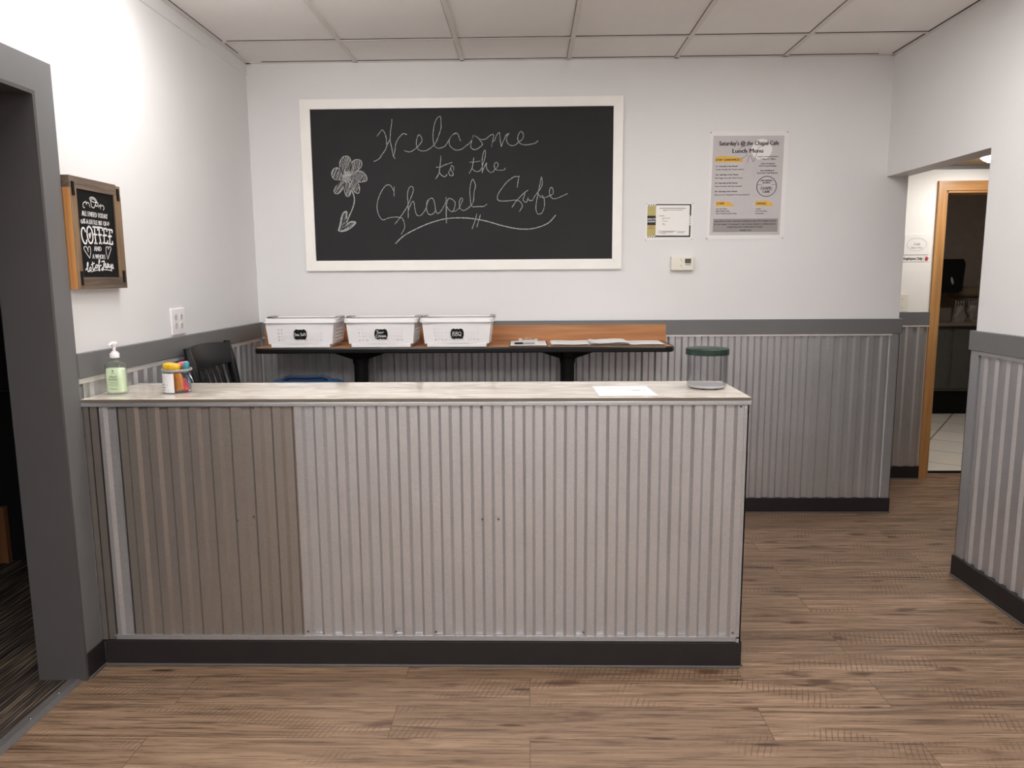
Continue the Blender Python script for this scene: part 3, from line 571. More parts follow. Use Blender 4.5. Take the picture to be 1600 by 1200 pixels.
# base boards with a small lip at the floor
def base(mb, lip, x0, x1, y0, y1, nx, ny, h):
    t, l = .007, .014
    def ext(a0, a1, n, d): return (a0-(d if n < 0 else 0), a1+(d if n > 0 else 0))
    X = ext(x0, x1, nx, t); Y = ext(y0, y1, ny, t); mb.box(*X, *Y, .004, h, bev=.0015, seg=1)
    X = ext(x0, x1, nx, l); Y = ext(y0, y1, ny, l); lip.box(*X, *Y, 0, .008, bev=.002, seg=1)
def baseboard(side, x0, x1, y0, y1, nx, ny, h=.092):
    a, b = MB(), MB(); base(a, b, x0, x1, y0, y1, nx, ny, h); o = struct('baseboard_'+side, a, DKBASE)
    c = b.build('floor_lip', SHOE, o)
baseboard('back', WX+.03, XJ+.004, WY-.020, WY, 0, -1)
baseboard('right', WR-.022, WR, YREAR, YOP+.006, -1, 0, .1)
baseboard('corridor', XJ, 2.766, Y2-.014, Y2, 0, -1)
baseboard('left', WX, WX+.008, YJ, YF+.0, 1, 0, .1)
baseboard('left_behind_counter', WX, WX+.014, 3.05, WY-.035, 1, 0)
# cased doorway on the left, painted grey
mb = MB().box(WX, WX+.012, YJ, YJ+.0985, .1, 2.058).box(WX, WX+.012, YJ, YJ+.0985, 2.058, 2.166).box(WX, WX+.012, YJ0-.1, YJ, 2.058, 2.166).box(WX, WX+.012, YJ0-.1, YJ0, 0, 2.058)
mb.box(WX, WX+.012, YJ+.0005, YJ+.098, 0.0, .1)
struct('trim_door_casing', mb, GREY)
JAMB_SHADED = M('jamb_grey_shaded', (76, 73, 73), .45, var=.03, scale=6.)  # trim grey made darker: the shade on the jamb is put into its colour
struct('trim_door_jamb', MB().box(WX-.141, WX+.0115, YJ-.012, YJ, 0, 2.046).box(WX-.141, WX+.0115, YJ0, YJ0+.012, 0, 2.046).box(WX-.141, WX+.0115, YJ0, YJ, 2.046, 2.058).box(WX-.165, WX-.141, YJ-.012, YJ+.08, 0, 2.058), JAMB_SHADED)
# wood casing of the back-room door
mb = MB()
fx = lambda u, v, w: Vector((u, Y2-w, v))
mb.prism([(2.767, 0), (2.822, 0), (2.822, 2.0), (2.767, 2.062)], 0, .018, fx)
mb.prism([(3.655, 0), (3.60, 0), (3.60, 2.0), (3.655, 2.062)], 0, .018, fx)
mb.box(2.818, 2.834, Y2-.01, Y2+.165, 0, 2.0).box(3.588, 3.604, Y2-.01, Y2+.165, 0, 2.0)
struct('trim_door_wood', mb, OAKV)
struct('trim_door_wood_head', MB().prism([(2.767, 2.062), (2.822, 2.0), (3.60, 2.0), (3.655, 2.062)], 0, .018, fx).box(2.818, 3.604, Y2-.01, Y2+.165, 1.984, 2.0), OAKH)
struct('trim_tile_edge', MB().box(2.834, 3.588, Y2+.145, Y2+.167, 0, .012), BLACKM)

# ================================================================== CEILING LIGHTS
def fixture(x, y, st, kind, label):
    t = thing('ceiling_light', (x, y, ZC), label, 'ceiling light', 'fluorescent ceiling fixtures')
    em = emis('lamp_diffuser', LAMP_COLOR, st)
    if kind == 'panel':                                            # recessed troffer: a flat lens in a white frame
        mb = box(x-.30, x+.30, y-.60, y-.575, ZC-.012, ZC-.001).box(x-.30, x+.30, y+.575, y+.60, ZC-.012, ZC-.001).box(x-.30, x-.275, y-.575, y+.575, ZC-.012, ZC-.001).box(x+.275, x+.30, y-.575, y+.575, ZC-.012, ZC-.001)
        mb.build('frame', WHITEP, t)
        box(x-.275, x+.275, y-.575, y+.575, ZC-.006, ZC-.001).build('diffuser', em, t)
        return
    box(x-.60, x+.60, y-.15, y+.15, ZC-.060, ZC-.002).build('housing', WHITEP, t)   # surface wraparound, lengthwise along the counter
    n = 10
    pr = [(-.135, -.06)]+[(-.135*math.cos(PI*i/n), -.065-.06*math.sin(PI*i/n)**.6) for i in range(1, n)]+[(.135, -.06)]
    MB().prism(pr, x-.58, x+.58, lambda u, v, w: Vector((w, y+u, ZC+v))).build('diffuser', em, t)
for (x, y, st, kd), lb in zip(FIXTURES, ('white wraparound ceiling light above the left end of the counter', 'flush ceiling light panel above the gap right of the counter', 'flush ceiling light panel along the left wall near the rear window', 'flush ceiling light panel over the middle of the floor', 'flush ceiling light panel right beside the rear window')):
    fixture(x, y, st, kd, lb)
t = thing('dome_light', (2.93, 4.78, ZC2), 'white glass dome light on the tan corridor ceiling', 'ceiling light')
MB().lathe([(.0, 0), (.15, 0), (.15, -.012), (.0, -.012)], (2.93, 4.78, ZC2), 32).build('base', WHITEP, t, True)
MB().lathe([(.14, -.012), (.137, -.020), (.115, -.033), (.06, -.042), (.0, -.044)], (2.93, 4.78, ZC2), 32, cap=False).build('shade', emis('dome_glass', (1, .972, .935), DOME_STRENGTH), t, True)

# ================================================================== SERVICE COUNTER
CX0, CX1, CYB = WX+.0125, .779, 3.033
t = thing('service_counter', ((CX0+CX1)/2, (YF+CYB)/2, 0), 'ribbed steel service counter with cream worktop in front of the chalkboard', 'counter')
box(CX0+.002, CX1-.008, YF+.012, CYB-.02, 0, ZT-.03).build('carcass', DKCAB, t)
a, b = MB(), MB(); base(a, b, CX0+.01, CX1+.001, YF-.0, YF+.01, 0, -1, .097); base(a, b, CX1-.012, CX1+.001, YF+.001, CYB-.02, 1, 0, .097); a.build('kick_base', DKBASE, t); b.build('floor_lip', SHOE, t)
box(CX0, CX1+.006, YF-.010, CYB+.0, ZT-.014, ZT-.0005, bev=.003).build('worktop', TOP, t)
box(CX0+.002, CX1+.004, YF-.0118, YF-.0095, ZT-.0135, ZT-.003).build('edge_band', M('brown_edge', (104, 94, 84), .4), t)
box(CX0-.001, CX1+.008, YF-.012, YF+.01, ZT-.029, ZT-.0145, bev=.002).box(CX1-.004, CX1+.008, YF+.01, CYB, ZT-.029, ZT-.0145).build('edge_trim', FLAT, t)
PER = .0757
for k, (xa, xb, ph) in enumerate(((-1.553, -1.489, .05), (-1.489, -.842, .000), (-.842, .005, .04), (.005, .765, .058))):
    ribbed(MB(), (xa, YF+.0112, 0), (1, 0, 0), (0, -1, 0), xb-xa, .119, ZT-.029, PER, .0115, ph).build('ribbed_panel', STEELB if k == 1 else STEEL, t)
ribbed(MB(), (CX1-.006, YF+.01, 0), (0, 1, 0), (1, 0, 0), CYB-.03-YF, .10, ZT-.029, PER, .0085).build('ribbed_end_panel', STEEL, t)
box(CX0+.045, CX1-.002, YF-.001, YF+.01, .098, .119, bev=.002, seg=1).box(CX0+.045, CX1-.002, YF-.004, YF+.002, .113, .119).build('bottom_trim', FLAT, t)
box(.764, CX1+.001, YF-.004, YF+.01, .098, ZT-.029).box(CX1-.004, CX1+.001, YF-.004, YF+.05, .098, ZT-.029).build('corner_trim', FLAT, t)
mb = box(CX0+.0003, CX0+.020, YF-.003, YF+.008, .10, ZT-.029).box(CX0+.024, CX0+.05, YF-.001, YF+.008, .10, ZT-.029); mb.build('corner_trim', M('dark_trim_steel', (128, 120, 114), .4, .6), t)
for x, z in ((-1.07, .566), (-1.01, .580), (-.17, .571), (-.112, .571), (.752, .985), (.752, .135), (-.17, .985), (-.99, .985), (-.83, .135), (-.5, .135), (-.35, .135), (.2, .135)):
    MB().lathe([(.0042, 0), (.0042, -.003), (.0025, -.0052), (0, -.0055)], (x, YF-.0015, z), 6, axis='y').build('screw', SCREW, t)

# ================================================================== LEDGE TABLE AGAINST THE BACK WALL
LT, LF, LX0, LX1 = 1.066, 4.072, -1.515, .795
LYB = WY-.027
t = thing('ledge_table', (-.36, 4.28, 0), 'long bar-height ledge table with wood top and black edge under the chalkboard', 'table')
box(LX0+.012, LX1-.012, LF+.012, LYB, LT-.03, LT, bev=.002, seg=1).build('tabletop', OAK, t)
def edge(u): return u
pts = [(LX0+.006, LYB-.005, LT-.017), (LX0+.006, LF+.04, LT-.017), (LX0+.018, LF+.012, LT-.017), (LX0+.05, LF+.006, LT-.017), (LX1-.05, LF+.006, LT-.017), (LX1-.018, LF+.012, LT-.017), (LX1-.006, LF+.04, LT-.017), (LX1-.006, LYB-.005, LT-.017)]
prf = [(-.008, -.015), (.004, -.015), (.008, -.010), (.008, .008), (.004, .0155), (-.008, .0155)]
mb = MB(); rows = []
for i, p in enumerate(pts):
    p = Vector(p); a = Vector(pts[max(i-1, 0)]); b = Vector(pts[min(i+1, len(pts)-1)]); d = (b-a).normalized(); o = Vector((d.y, -d.x, 0))*-1
    o = -o if o.y > 0 and 2 < i < 6 else o
    rows.append([mb.bm.verts.new(p+(Vector((d.y, -d.x, 0)))*u+Vector((0, 0, v))) for u, v in prf])
for a, b in zip(rows, rows[1:]):
    for k in range(6): mb.bm.faces.new((a[k], a[(k+1) % 6], b[(k+1) % 6], b[k]))
mb.bm.faces.new(rows[0]); mb.bm.faces.new(rows[-1][::-1]); mb.build('edge_band', BLACKV, t)
box(-1.585, .817, LYB, LYB+.012, LT-.02, 1.160, bev=.0015, seg=1).build('backsplash', OAK, t)
for x in (-.965, .222):
    MB().lathe([(.21, 0), (.21, .012), (.06, .05), (.046, .07), (.040, .09)], (x, 4.27, 0), 32).lathe([(.040, .08), (.040, LT-.10)], (x, 4.27, 0), 24).build('pedestal', BLACKM, t, True)
    mb = MB()
    for dx, dy in ((1, 0), (-1, 0), (0, 1), (0, -1)):
        L = .165 if dx else .15
        pr = [(0.03, 0), (L, 0), (L, -.012), (.038, -.055), (.03, -.055)]
        mb.prism(pr, -.022, .022, (lambda u, v, w, dx=dx: Vector((x+dx*u, 4.27+w, LT-.0305+v))) if dx else (lambda u, v, w, dy=dy: Vector((x+w, 4.27+dy*u, LT-.0305+v))))
    mb.lathe([(.044, LT-.11), (.05, LT-.0305)], (x, 4.27, 0), 20).build('mounting_bracket', BLACKM, t)

# ================================================================== BASKETS ON THE LEDGE
def perf(mb, P, u0, u1, v0, v1, cols, rows_, r, W, t=.0022):
    """wall W = (umin, umax, vmin, vmax) with a grid of round holes; P(u, v, w) gives the point, w the depth"""
    du = (u1-u0)/cols; dv = (v1-v0)/rows_; K = 8
    us = [W[0]]+[u0+du*i for i in range(cols+1)]+[W[1]]; vs_ = [W[2]]+[v0+dv*j for j in range(rows_+1)]+[W[3]]
    for side in (0, t):
        for i in range(len(us)-1):
            for j in range(len(vs_)-1):
                a, b, c, d = us[i], us[i+1], vs_[j], vs_[j+1]
                if 1 <= i <= cols and 1 <= j <= rows_:
                    cu, cv = (a+b)/2, (c+d)/2; sq = []; ci = []
                    for k in range(K):
                        an = 2*PI*k/K; x, y = math.cos(an), math.sin(an); m = max(abs(x), abs(y))
                        sq.append(P(cu+x/m*(b-a)/2, cv+y/m*(d-c)/2, side)); ci.append(P(cu+r*x, cv+r*y, side))
                    mb._add(sq+ci, [(k, (k+1) % K, K+(k+1) % K, K+k) for k in range(K)])
                    if side == 0: mb._add(ci+[P(cu+r*math.cos(2*PI*k/K), cv+r*math.sin(2*PI*k/K), t) for k in range(K)], [(k, (k+1) % K, K+(k+1) % K, K+k) for k in range(K)])
                else: mb._add([P(a, c, side), P(b, c, side), P(b, d, side), P(a, d, side)], [(0, 1, 2, 3)])
TAG = [(-.036, -.012), (-.036, .012), (-.032, .016), (-.033, .021), (-.026, .026), (-.020, .029), (-.012, .026), (-.004, .0255), (0, .0285)]
TAG = TAG+[(-u, v) for u, v in TAG[-2::-1]]; TAG = TAG+[(u, -v) for u, v in TAG[::-1] if abs(v) > .013]
def basket(cx, label, strokes):
    W, D, Hh, wb, db, FT = .400, .285, .158, .352, .252, .020     # rim width, depth, height, base width, depth
    y0 = LF+.010                                        # front at the base
    cyb = y0+db/2; z0_ = LT+.0006
    t = thing('basket', (cx, cyb, z0_), label, 'basket', 'white plastic baskets on the ledge')
    hw = lambda z: wb/2+(W-.02-wb)/2*(z-FT)/(Hh-FT); hd = lambda z: db/2+(D-.02-db)/2*(z-FT)/(Hh-FT)
    mb = MB()
    bow = lambda u, h: .006*(1-(u/h)**2)
    front = lambda u, v, w: Vector((cx+u*hw(v)/(wb/2), cyb-hd(v)-bow(u, wb/2)+w, z0_+v))
    backf = lambda u, v, w: Vector((cx+u*hw(v)/(wb/2), cyb+hd(v)+bow(u, wb/2)-w, z0_+v))
    left = lambda u, v, w: Vector((cx-hw(v)-bow(u, db/2)+w, cyb+u*hd(v)/(db/2), z0_+v))
    right = lambda u, v, w: Vector((cx+hw(v)+bow(u, db/2)-w, cyb+u*hd(v)/(db/2), z0_+v))
    perf(mb, front, -.123, .123, .032, .108, 13, 4, .0056, (-wb/2, wb/2, FT, Hh-.004)); [mb._add([backf(u, v, w) for u, v in ((-wb/2, FT), (wb/2, FT), (wb/2, Hh-.004), (-wb/2, Hh-.004))], [(0, 1, 2, 3)]) for w in (0, .0022)]
    perf(mb, left, -.085, .085, .032, .108, 8, 4, .0058, (-db/2, db/2, FT, Hh-.004)); perf(mb, right, -.085, .085, .032, .108, 8, 4, .0058, (-db/2, db/2, FT, Hh-.004))
    mb.box(cx-wb/2+.0005, cx+wb/2-.0005, cyb-db/2+.0005, cyb+db/2-.0005, z0_+FT-.001, z0_+FT+.002)
    mb.box(cx-.1625, cx+.1625, cyb-db/2-.004, cyb+db/2-.012, z0_, z0_+FT+.001, bev=.003)
    mb.build('body', WHITEP, t)
    # rim: rounded rectangle swept with a drop lip
    def rr(hx, hy, r, n=6):
        out = []
        for sx_, sy_, a0 in ((1, -1, -PI/2), (1, 1, 0), (-1, 1, PI/2), (-1, -1, PI)):
            for k in range(n+1):
                a = a0+PI/2*k/n; out.append((sx_*(hx-r)+r*math.cos(a), sy_*(hy-r)+r*math.sin(a)))
        return out
    mb = MB(); loops = []
    for off, zz in ((-.012, Hh-.004), (-.010, Hh), (.006, Hh+.0005), (.010, Hh-.003), (.012, Hh-.022), (.0095, Hh-.022), (.006, Hh-.006), (-.010, Hh-.006)):
        loops.append([mb.bm.verts.new((cx+a, cyb+b, z0_+zz)) for a, b in rr(W/2-.010+off, D/2-.010+off, .028)])
    n = len(loops[0])
    for a, b in zip(loops, loops[1:]+loops[:1]):
        for k in range(n): mb.bm.faces.new((a[k], a[(k+1) % n], b[(k+1) % n], b[k]))
    mb.build('rim', WHITEP, t, True)
    for s in (-1, 1):
        pr = [(.022, -.006), (.020, .010), (.012, .014), (-.028, .014), (-.040, .008), (-.040, .002), (-.028, .008), (.010, .008), (.014, .004), (.016, -.006)]
        MB().prism(pr, -.045, .045, lambda u, v, w, s=s: Vector((cx+s*(W/2-.004+u*.55), cyb+w, z0_+Hh+v*.75))).build('handle', GREYP, t)
    yt = cyb-hd(.07)-.009; fr = fr_back(cx+.004, yt, z0_+.073)
    MB().prism(TAG, 0, .0016, fr).build('label_tag', BLACKM, t)
    tg = t.children[-1]
    p = Print(fr)
    for s in strokes: p.stroke([(a*.001, b*.001) for a, b in s], .0019, .0022, 5)
    p.build('lettering', WHITEINK, tg)
SEA = [[(-25, 5), (-30, 8), (-33, 4), (-27, 0), (-25, -5), (-29, -9), (-34, -7)], [(-22, -3), (-16, -1), (-17, 2), (-21, 0), (-20, -6), (-15, -6)], [(-8, 0), (-12, 1), (-13, -4), (-10, -7), (-7, -1), (-6, -7)],
       [(9, 5), (5, 8), (2, 4), (7, 0), (8, -5), (4, -8), (1, -6)], [(15, 0), (12, 1), (11, -4), (14, -6), (16, 0), (17, -6)], [(20, 9), (21, -6)], [(27, 8), (28, -5), (31, -6)], [(24, 3), (32, 3)]]
SOUR = [[(-15, 18), (-20, 20), (-23, 16), (-17, 12), (-17, 6), (-23, 5)], [(-9, 12), (-13, 9), (-10, 4), (-6, 8), (-9, 12)], [(-3, 12), (-2, 5), (3, 6), (4, 12), (5, 5)], [(9, 12), (10, 5), (10, 10), (15, 12)],
        [(-19, -3), (-25, -5), (-28, -12), (-24, -18), (-18, -17)], [(-14, -7), (-13, -17), (-12, -9), (-8, -7)], [(-6, -12), (-1, -10), (-3, -7), (-7, -12), (-4, -17), (1, -16)], [(8, -8), (4, -9), (4, -16), (8, -14), (9, -8), (10, -17)], [(14, -8), (14, -17), (16, -9), (19, -9), (20, -17), (22, -9), (25, -9), (27, -17)]]
BBQ = [[(-24, 11), (-26, -12)], [(-25, 10), (-17, 10), (-16, 4), (-23, 1), (-15, -2), (-16, -10), (-26, -12)], [(-7, 11), (-9, -12)], [(-8, 10), (0, 10), (1, 4), (-6, 1), (2, -2), (1, -10), (-9, -12)], [(14, 11), (8, 6), (8, -6), (13, -11), (20, -5), (20, 6), (14, 11)], [(14, -5), (22, -13)]]
basket(-1.252, 'white plastic basket at the left, with a black tag reading Sea Salt', SEA)
basket(-.808, 'white plastic basket in the middle, with a black tag reading Sour Cream', SOUR)
basket(-.392, 'white plastic basket at the right, with a black tag reading BBQ', BBQ)

# ================================================================== PAPERS ON THE LEDGE
t = thing('clipboard', (0, 4.14, LT), 'clipboard holding a white sheet, right of the baskets on the ledge', 'clipboard')
fr = fr_flat(0, 4.20, LT+.0006, .01)
MB().prism([(-.105, -.115), (.105, -.115), (.105, .19), (-.105, .19)], 0, .004, fr).build('board', BLACKM, t)
MB().prism([(-.101, -.108), (.099, -.108), (.099, .175), (-.101, .175)], .0042, .0056, fr).build('sheet', PAPER, t)
mb = MB().prism([(-.055, .172), (.055, .172), (.05, .188), (-.05, .188)], .004, .013, fr); mb.tube([fr(-.02, .185, .012), fr(-.016, .2, .02), fr(.016, .2, .02), fr(.02, .185, .012)], .002); mb.tube([fr(-.055, .18, .014), fr(-.035, .18, .016)], .005).tube([fr(.035, .18, .016), fr(.055, .18, .014)], .005); mb.build('clip', CHROME, t)
t = thing('marker_pen', (-.03, 4.18, LT+.007), 'black marker lying on the clipboard', 'pen')
zz = LT+.0125; a = Vector((-.078, 4.150, zz)); d = Vector((.99, .12, 0)).normalized()
MB().tube([a, a+d*.004, a+d*.045, a+d*.048], [.003, .006, .006, .005], 12).build('cap', BLACKP, t, True)
MB().tube([a+d*.047, a+d*.112, a+d*.114], [.0055, .0055, .0045], 12).build('barrel', GREYP, t, True)
def sheets(cx, cyy, w, h, n, rot, label, thick=.0009, curl=.004, lines=True):
    t = thing('paper_stack', (cx, cyy, LT), label, 'papers', 'paper stacks on the ledge')
    for k in range(n):
        dx, dy, dr = (random.random()-.5)*.016, (random.random()-.5)*.012, (random.random()-.5)*.05
        zb = LT+.0008+k*thick*1.35; fr = fr_flat(cx+dx, cyy+dy, zb, rot+dr); cu = random.random()*6
        f = lambda i, j: fr((i-.5)*w, (j-.5)*h, curl*abs(math.sin(cu+i*3.3))*(k/n)*.8)
        mb = MB(); mb.grid(f, 10, 6)
        mb.grid(lambda i, j: f(i, j)+Vector((0, 0, thick)), 10, 6)
        mb.build('sheet', PAPER, t, True)
        if k == n-1 and lines:
            p = Print(lambda u, v, w_: f(u/w+.5, v/h+.5)+Vector((0, 0, thick+.0006+w_)))
            p.rect(-w*.34, h*.18, -w*.27, h*.22); p.rect(-w*.24, h*.2, -w*.2, h*.22); p.build('writing', INKG, t)
sheets(.235, 4.235, .205, .268, 6, 0, 'leaning stack of loose white sheets just right of the clipboard')
sheets(.452, 4.245, .205, .262, 7, .03, 'middle rumpled stack of white sheets on the ledge', .001, .012, False)
sheets(.650, 4.245, .195, .255, 4, -.02, 'flat stack of white sheets at the right end of the ledge', .0009, .003, False)

# ================================================================== CHAIR BEHIND THE COUNTER
cxs = -1.548
t = thing('bar_chair', (-1.33, 3.625, 0), 'black slat-back wooden chair standing sideways behind the counter, against the left wall', 'chair')
xb = lambda z: -1.580+.17*(1.128-z) if z > .72 else -1.5105-.03*(.72-z)
for y in (3.395, 3.855):
    mb = MB(); zs = [0, .3, .6, .72, .85, .98, 1.06, 1.11, 1.128]
    mb.grid(lambda i, j, y=y: Vector((xb(zs[round(j*8)])+(.042*math.cos(i*2*PI) if 1 else 0)*(.62 if zs[round(j*8)] > 1.1 else 1)*.5+.012, y+.019*math.copysign(abs(math.sin(i*2*PI))**.5, math.sin(i*2*PI)), zs[round(j*8)])), 12, 8, True)
    mb.lathe([(0, 0), (.012, 0)], (xb(1.128)+.012, y, 1.128), 12); mb.build('back_post', BLACKP, t, True)
mb = MB()
def crest(i, j, o):
    y = 3.41+.43*i; z = 1.016+.104*j+.010*(4*i*(1-i))*j; return Vector((xb(z)+.012-.030*4*i*(1-i)*.9+o, y, z))
mb.grid(lambda i, j: crest(i, j, .012), 16, 6); mb.grid(lambda i, j: crest(i, j, -.010), 16, 6)
mb.grid(lambda i, j: crest(i, 1, -.010+.022*j), 16, 2); mb.grid(lambda i, j: crest(i, 0, -.010+.022*j), 16, 2); mb.build('crest_rail', BLACKP, t, True)
for k in range(7):
    i = (k+.7)/7.4; y = 3.41+.43*i
    mb = MB()
    zs = [.80, .86, .92, .98, 1.02]
    x_ = lambda z: xb(z)+.014-.027*4*i*(1-i)*(z-.78)/.24
    mb.grid(lambda a, b: Vector((x_(.80+.23*b)+.006*math.cos(a*2*PI), y+.014*math.copysign(abs(math.sin(a*2*PI))**.5, math.sin(a*2*PI)), .80+.23*b)), 12, 5, True); mb.build('slat', BLACKP, t, True)
box(-1.535, -1.495, 3.40, 3.85, .775, .815, bev=.006).build('lower_rail', BLACKP, t)
box(-1.535, -1.10, 3.385, 3.865, .69, .73, bev=.014, seg=3).build('seat', BLACKP, t, True)
for y in (3.42, 3.83): MB().tube([(-1.135, y, .70), (-1.12, y, 0)], [.022, .017], 12).build('front_leg', BLACKP, t, True)
for y in (3.42, 3.83): MB().tube([(-1.125, y, .28), (-1.525, y, .28)], .011, 10).build('stretcher', BLACKP, t, True)
MB().tube([(-1.125, 3.42, .24), (-1.125, 3.83, .24)], .012, 10).build('footrest', BLACKP, t, True)

# blue bin under the ledge
t = thing('storage_bin', (-1.2, 3.975, 0), 'blue bin with a dark navy handle behind the counter, right of the black chair', 'bin')
mb = MB(); n = 8
prof = [(.165, 0), (.178, .02), (.2, .86), (.2, .885), (.17, .900), (0, .900)]
mb.lathe(prof, (-1.2, 3.975, 0), 40, sx=1., sy=.42, power=5.); mb.build('body', BLUE, t, True)
pts = [(-1.318, 3.96, .893), (-1.305, 3.96, .911), (-1.28, 3.96, .921), (-1.19, 3.96, .918), (-1.10, 3.96, .921), (-1.075, 3.96, .911), (-1.06, 3.96, .893)]
MB().tube(pts, [.012, .013, .013, .012, .013, .013, .012], 10).build('handle', NAVY, t, True)

# ================================================================== ON THE WORKTOP
t = thing('sanitizer_bottle', (-1.541, 2.745, ZT), 'clear pump bottle of green hand sanitizer at the left end of the counter', 'hand sanitizer')
c = (-1.541, 2.745, ZT)
outer = [(.034, .0005), (.0385, .006), (.0385, .012), (.038, .09), (.0385, .104), (.036, .112), (.022, .120), (.0135, .125), (.0125, .136)]
MB().lathe(outer, c, 40, sx=1., sy=.62, power=3.4).build('bottle', CLEARB, t, True)
MB().lathe([(.030, .008), (.0335, .011), (.0335, .094), (.030, .0975)], c, 40, sx=1., sy=.58, power=3.2).build('gel', GEL, t, True)
MB().lathe([(.0005, .136), (.0163, .1362), (.0165, .137), (.0165, .1525), (.0158, .1535), (.0122, .1538), (.0118, .158), (.0108, .159), (.0062, .1595), (.0055, .164), (.0055, .178), (.0005, .178)], c, 28).build('pump_collar', WHITEP, t, True)
mb = MB().lathe([(.0005, .1775), (.0085, .178), (.0125, .184), (.0125, .192), (.009, .196), (.0005, .1965)], c, 24); mb.tube([(c[0], c[1], ZT+.188), (c[0], c[1]-.02, ZT+.189), (c[0], c[1]-.034, ZT+.184)], [.006, .005, .0035], 10); mb.build('pump_head', WHITEP, t, True)
p = Print(fr_back(c[0], c[1]-.0248, ZT)); DKG = M('dark_green_ink', (70, 108, 62), .6)
p.text('Hand', -.012, .014, .068, .009, 0); p.text('Sanitizer', -.017, .019, .058, .008, 0); p.rect(-.001, .086, .003, .093, 0)
for i, (a, b) in enumerate(((-.017, .02), (-.014, .017), (-.02, .02), (-.012, .018))): p.rect(a, .047-.0048*i, b, .0478-.0048*i, 0)
p.rect(-.014, .0205, .015, .0225, 0); p.rect(-.004, .08, .006, .0812, 0); p.build('label', DKG, t)
# treat pail
pc = (-1.330, 2.785, ZT)
t = thing('clear_pail', pc, 'small clear pail of wrapped treats with a white label, beside the sanitizer', 'pail')
MB().lathe([(.0005, .0006), (.046, .0006), (.0475, .002), (.0505, .084), (.049, .084), (.046, .004), (.0005, .003)], pc, 40, cap=False).build('body', CLEAR, t, True)
MB().lathe([(.0495, .082), (.0535, .082), (.0545, .086), (.0535, .090), (.0495, .090), (.0495, .082)], pc, 40, cap=False).build('rim', GREYP, t, True)
hp = [(pc[0]+.053, pc[1]-.012, ZT+.072)]+[(pc[0]+.053+.020*math.sin(a), pc[1]-.018-.012*math.sin(a), ZT+.072-.066*a/PI) for a in [PI*i/12 for i in range(1, 12)]]+[(pc[0]+.052, pc[1]-.024, ZT+.008)]
MB().tube(hp, .0014, 6).lathe([(.0005, -.003), (.005, -.003), (.005, .003), (.0005, .003)], (pc[0]+.050, pc[1]-.017, ZT+.073), 12, axis='y').build('handle', CHROME, t, True)
frp = fr_cyl(pc[0], pc[1], .0512, ZT)
mb = MB(); mb.grid(lambda i, j: frp(-.062+.072*i, .004+.072*j, .0), 14, 2); mb.grid(lambda i, j: frp(-.062+.072*i, .004+.072*j, .0006), 14, 2)
lab = mb.build('label', PAPER, t, True)
p = Print(frp)
for u0_, u1_, v in ((-.050, -.028, .061), (-.048, -.022, .053), (-.048, -.014, .043), (-.030, -.014, .032), (-.030, -.022, .022), (-.030, -.012, .012)): p.rect(u0_, v, u1_, v+.0022, .001)
for v in (.033, .023, .013):
    for u in (-.046, -.036): p.disc(u, v, .0028, .001, 10)
p.build('printing', INK, lab)
def packet(cx, cyy, cz, sx_, sy_, sz_, col, rot, label, nm):
    mb = MB(); seed = random.random()*50
    def f(i, j):
        a = i*2*PI; b = (j-.5)*PI; ca = math.copysign(abs(math.cos(a))**.6, math.cos(a)); sa = math.copysign(abs(math.sin(a))**.6, math.sin(a)); cb = abs(math.cos(b))**.45; sb = math.copysign(abs(math.sin(b))**.6, math.sin(b))
        p = Vector((sx_*ca*cb, sy_*sa*cb, sz_*sb)); p *= 1+.10*noise.noise(p*60+Vector((seed, 0, 0))); return p
    mb.grid(f, 20, 10, True); mb.xf(Matrix.Translation((cx, cyy, cz)) @ Matrix.Rotation(rot, 4, 'Y'))
    o = mb.build('treat_packet', M(nm, col, .35, var=.16, scale=60.), None, True); tag(o, label, 'packet', 'wrapped treats in the pail')
px_, py_, pz_ = pc
packet(px_-.012, py_-.012, pz_+.099, .031, .022, .013, (222, 176, 40), .06, 'yellow wrapped packet poking out of the top of the pail', 'yellow_wrap')
packet(px_+.016, py_+.020, pz_+.100, .022, .014, .014, (214, 110, 150), -.2, 'pink wrapped packet at the top of the pail behind the yellow one', 'pink_wrap')
packet(px_+.034, py_+.004, pz_+.093, .0095, .012, .022, (58, 142, 150), .1, 'teal wrapped packet standing at the right rim of the pail', 'teal_wrap')
packet(px_+.012, py_-.022, pz_+.042, .022, .0115, .034, (206, 130, 52), -.15, 'orange packet inside the pail behind its label edge', 'orange_wrap')
packet(px_+.030, py_-.012, pz_+.030, .0105, .016, .025, (208, 66, 84), -.35, 'red packet low inside the pail at the right', 'red_wrap')
packet(px_+.031, py_+.020, pz_+.040, .0105, .013, .032, (88, 112, 140), .1, 'blue-grey packet at the right back inside the pail', 'slate_wrap')
# sheet of paper
t = thing('paper_sheet', (.355, 2.765, ZT), 'single white printed sheet lying on the worktop left of the empty jar', 'paper')
q = [(.252, 2.645), (.462, 2.650), (.456, 2.886), (.247, 2.884)]
idf = lambda u, v, w: Vector((u, v, ZT+.0004+w))
MB().prism(q, 0, .0006, idf).build('sheet', PAPER, t)
p = Print(lambda u, v, w: Vector((.403+u, 2.785+v, ZT+.0013)))
p.stroke([(.03*math.cos(a), .038*math.sin(a)) for a in [2*PI*i/14 for i in range(15)]], .0012); p.build('emblem_ring', INKG, t)
p = Print(lambda u, v, w: Vector((.403+u, 2.785+v, ZT+.0013))); p.rect(-.016, -.014, .014, -.004); p.build('emblem_lettering', INKG, t)
p = Print(lambda u, v, w: Vector((.403+u, 2.785+v, ZT+.0013))); p.rect(-.13, .03, -.06, .032); p.rect(-.13, .0, -.05, .0015); p.build('fine_print', INKG, t)
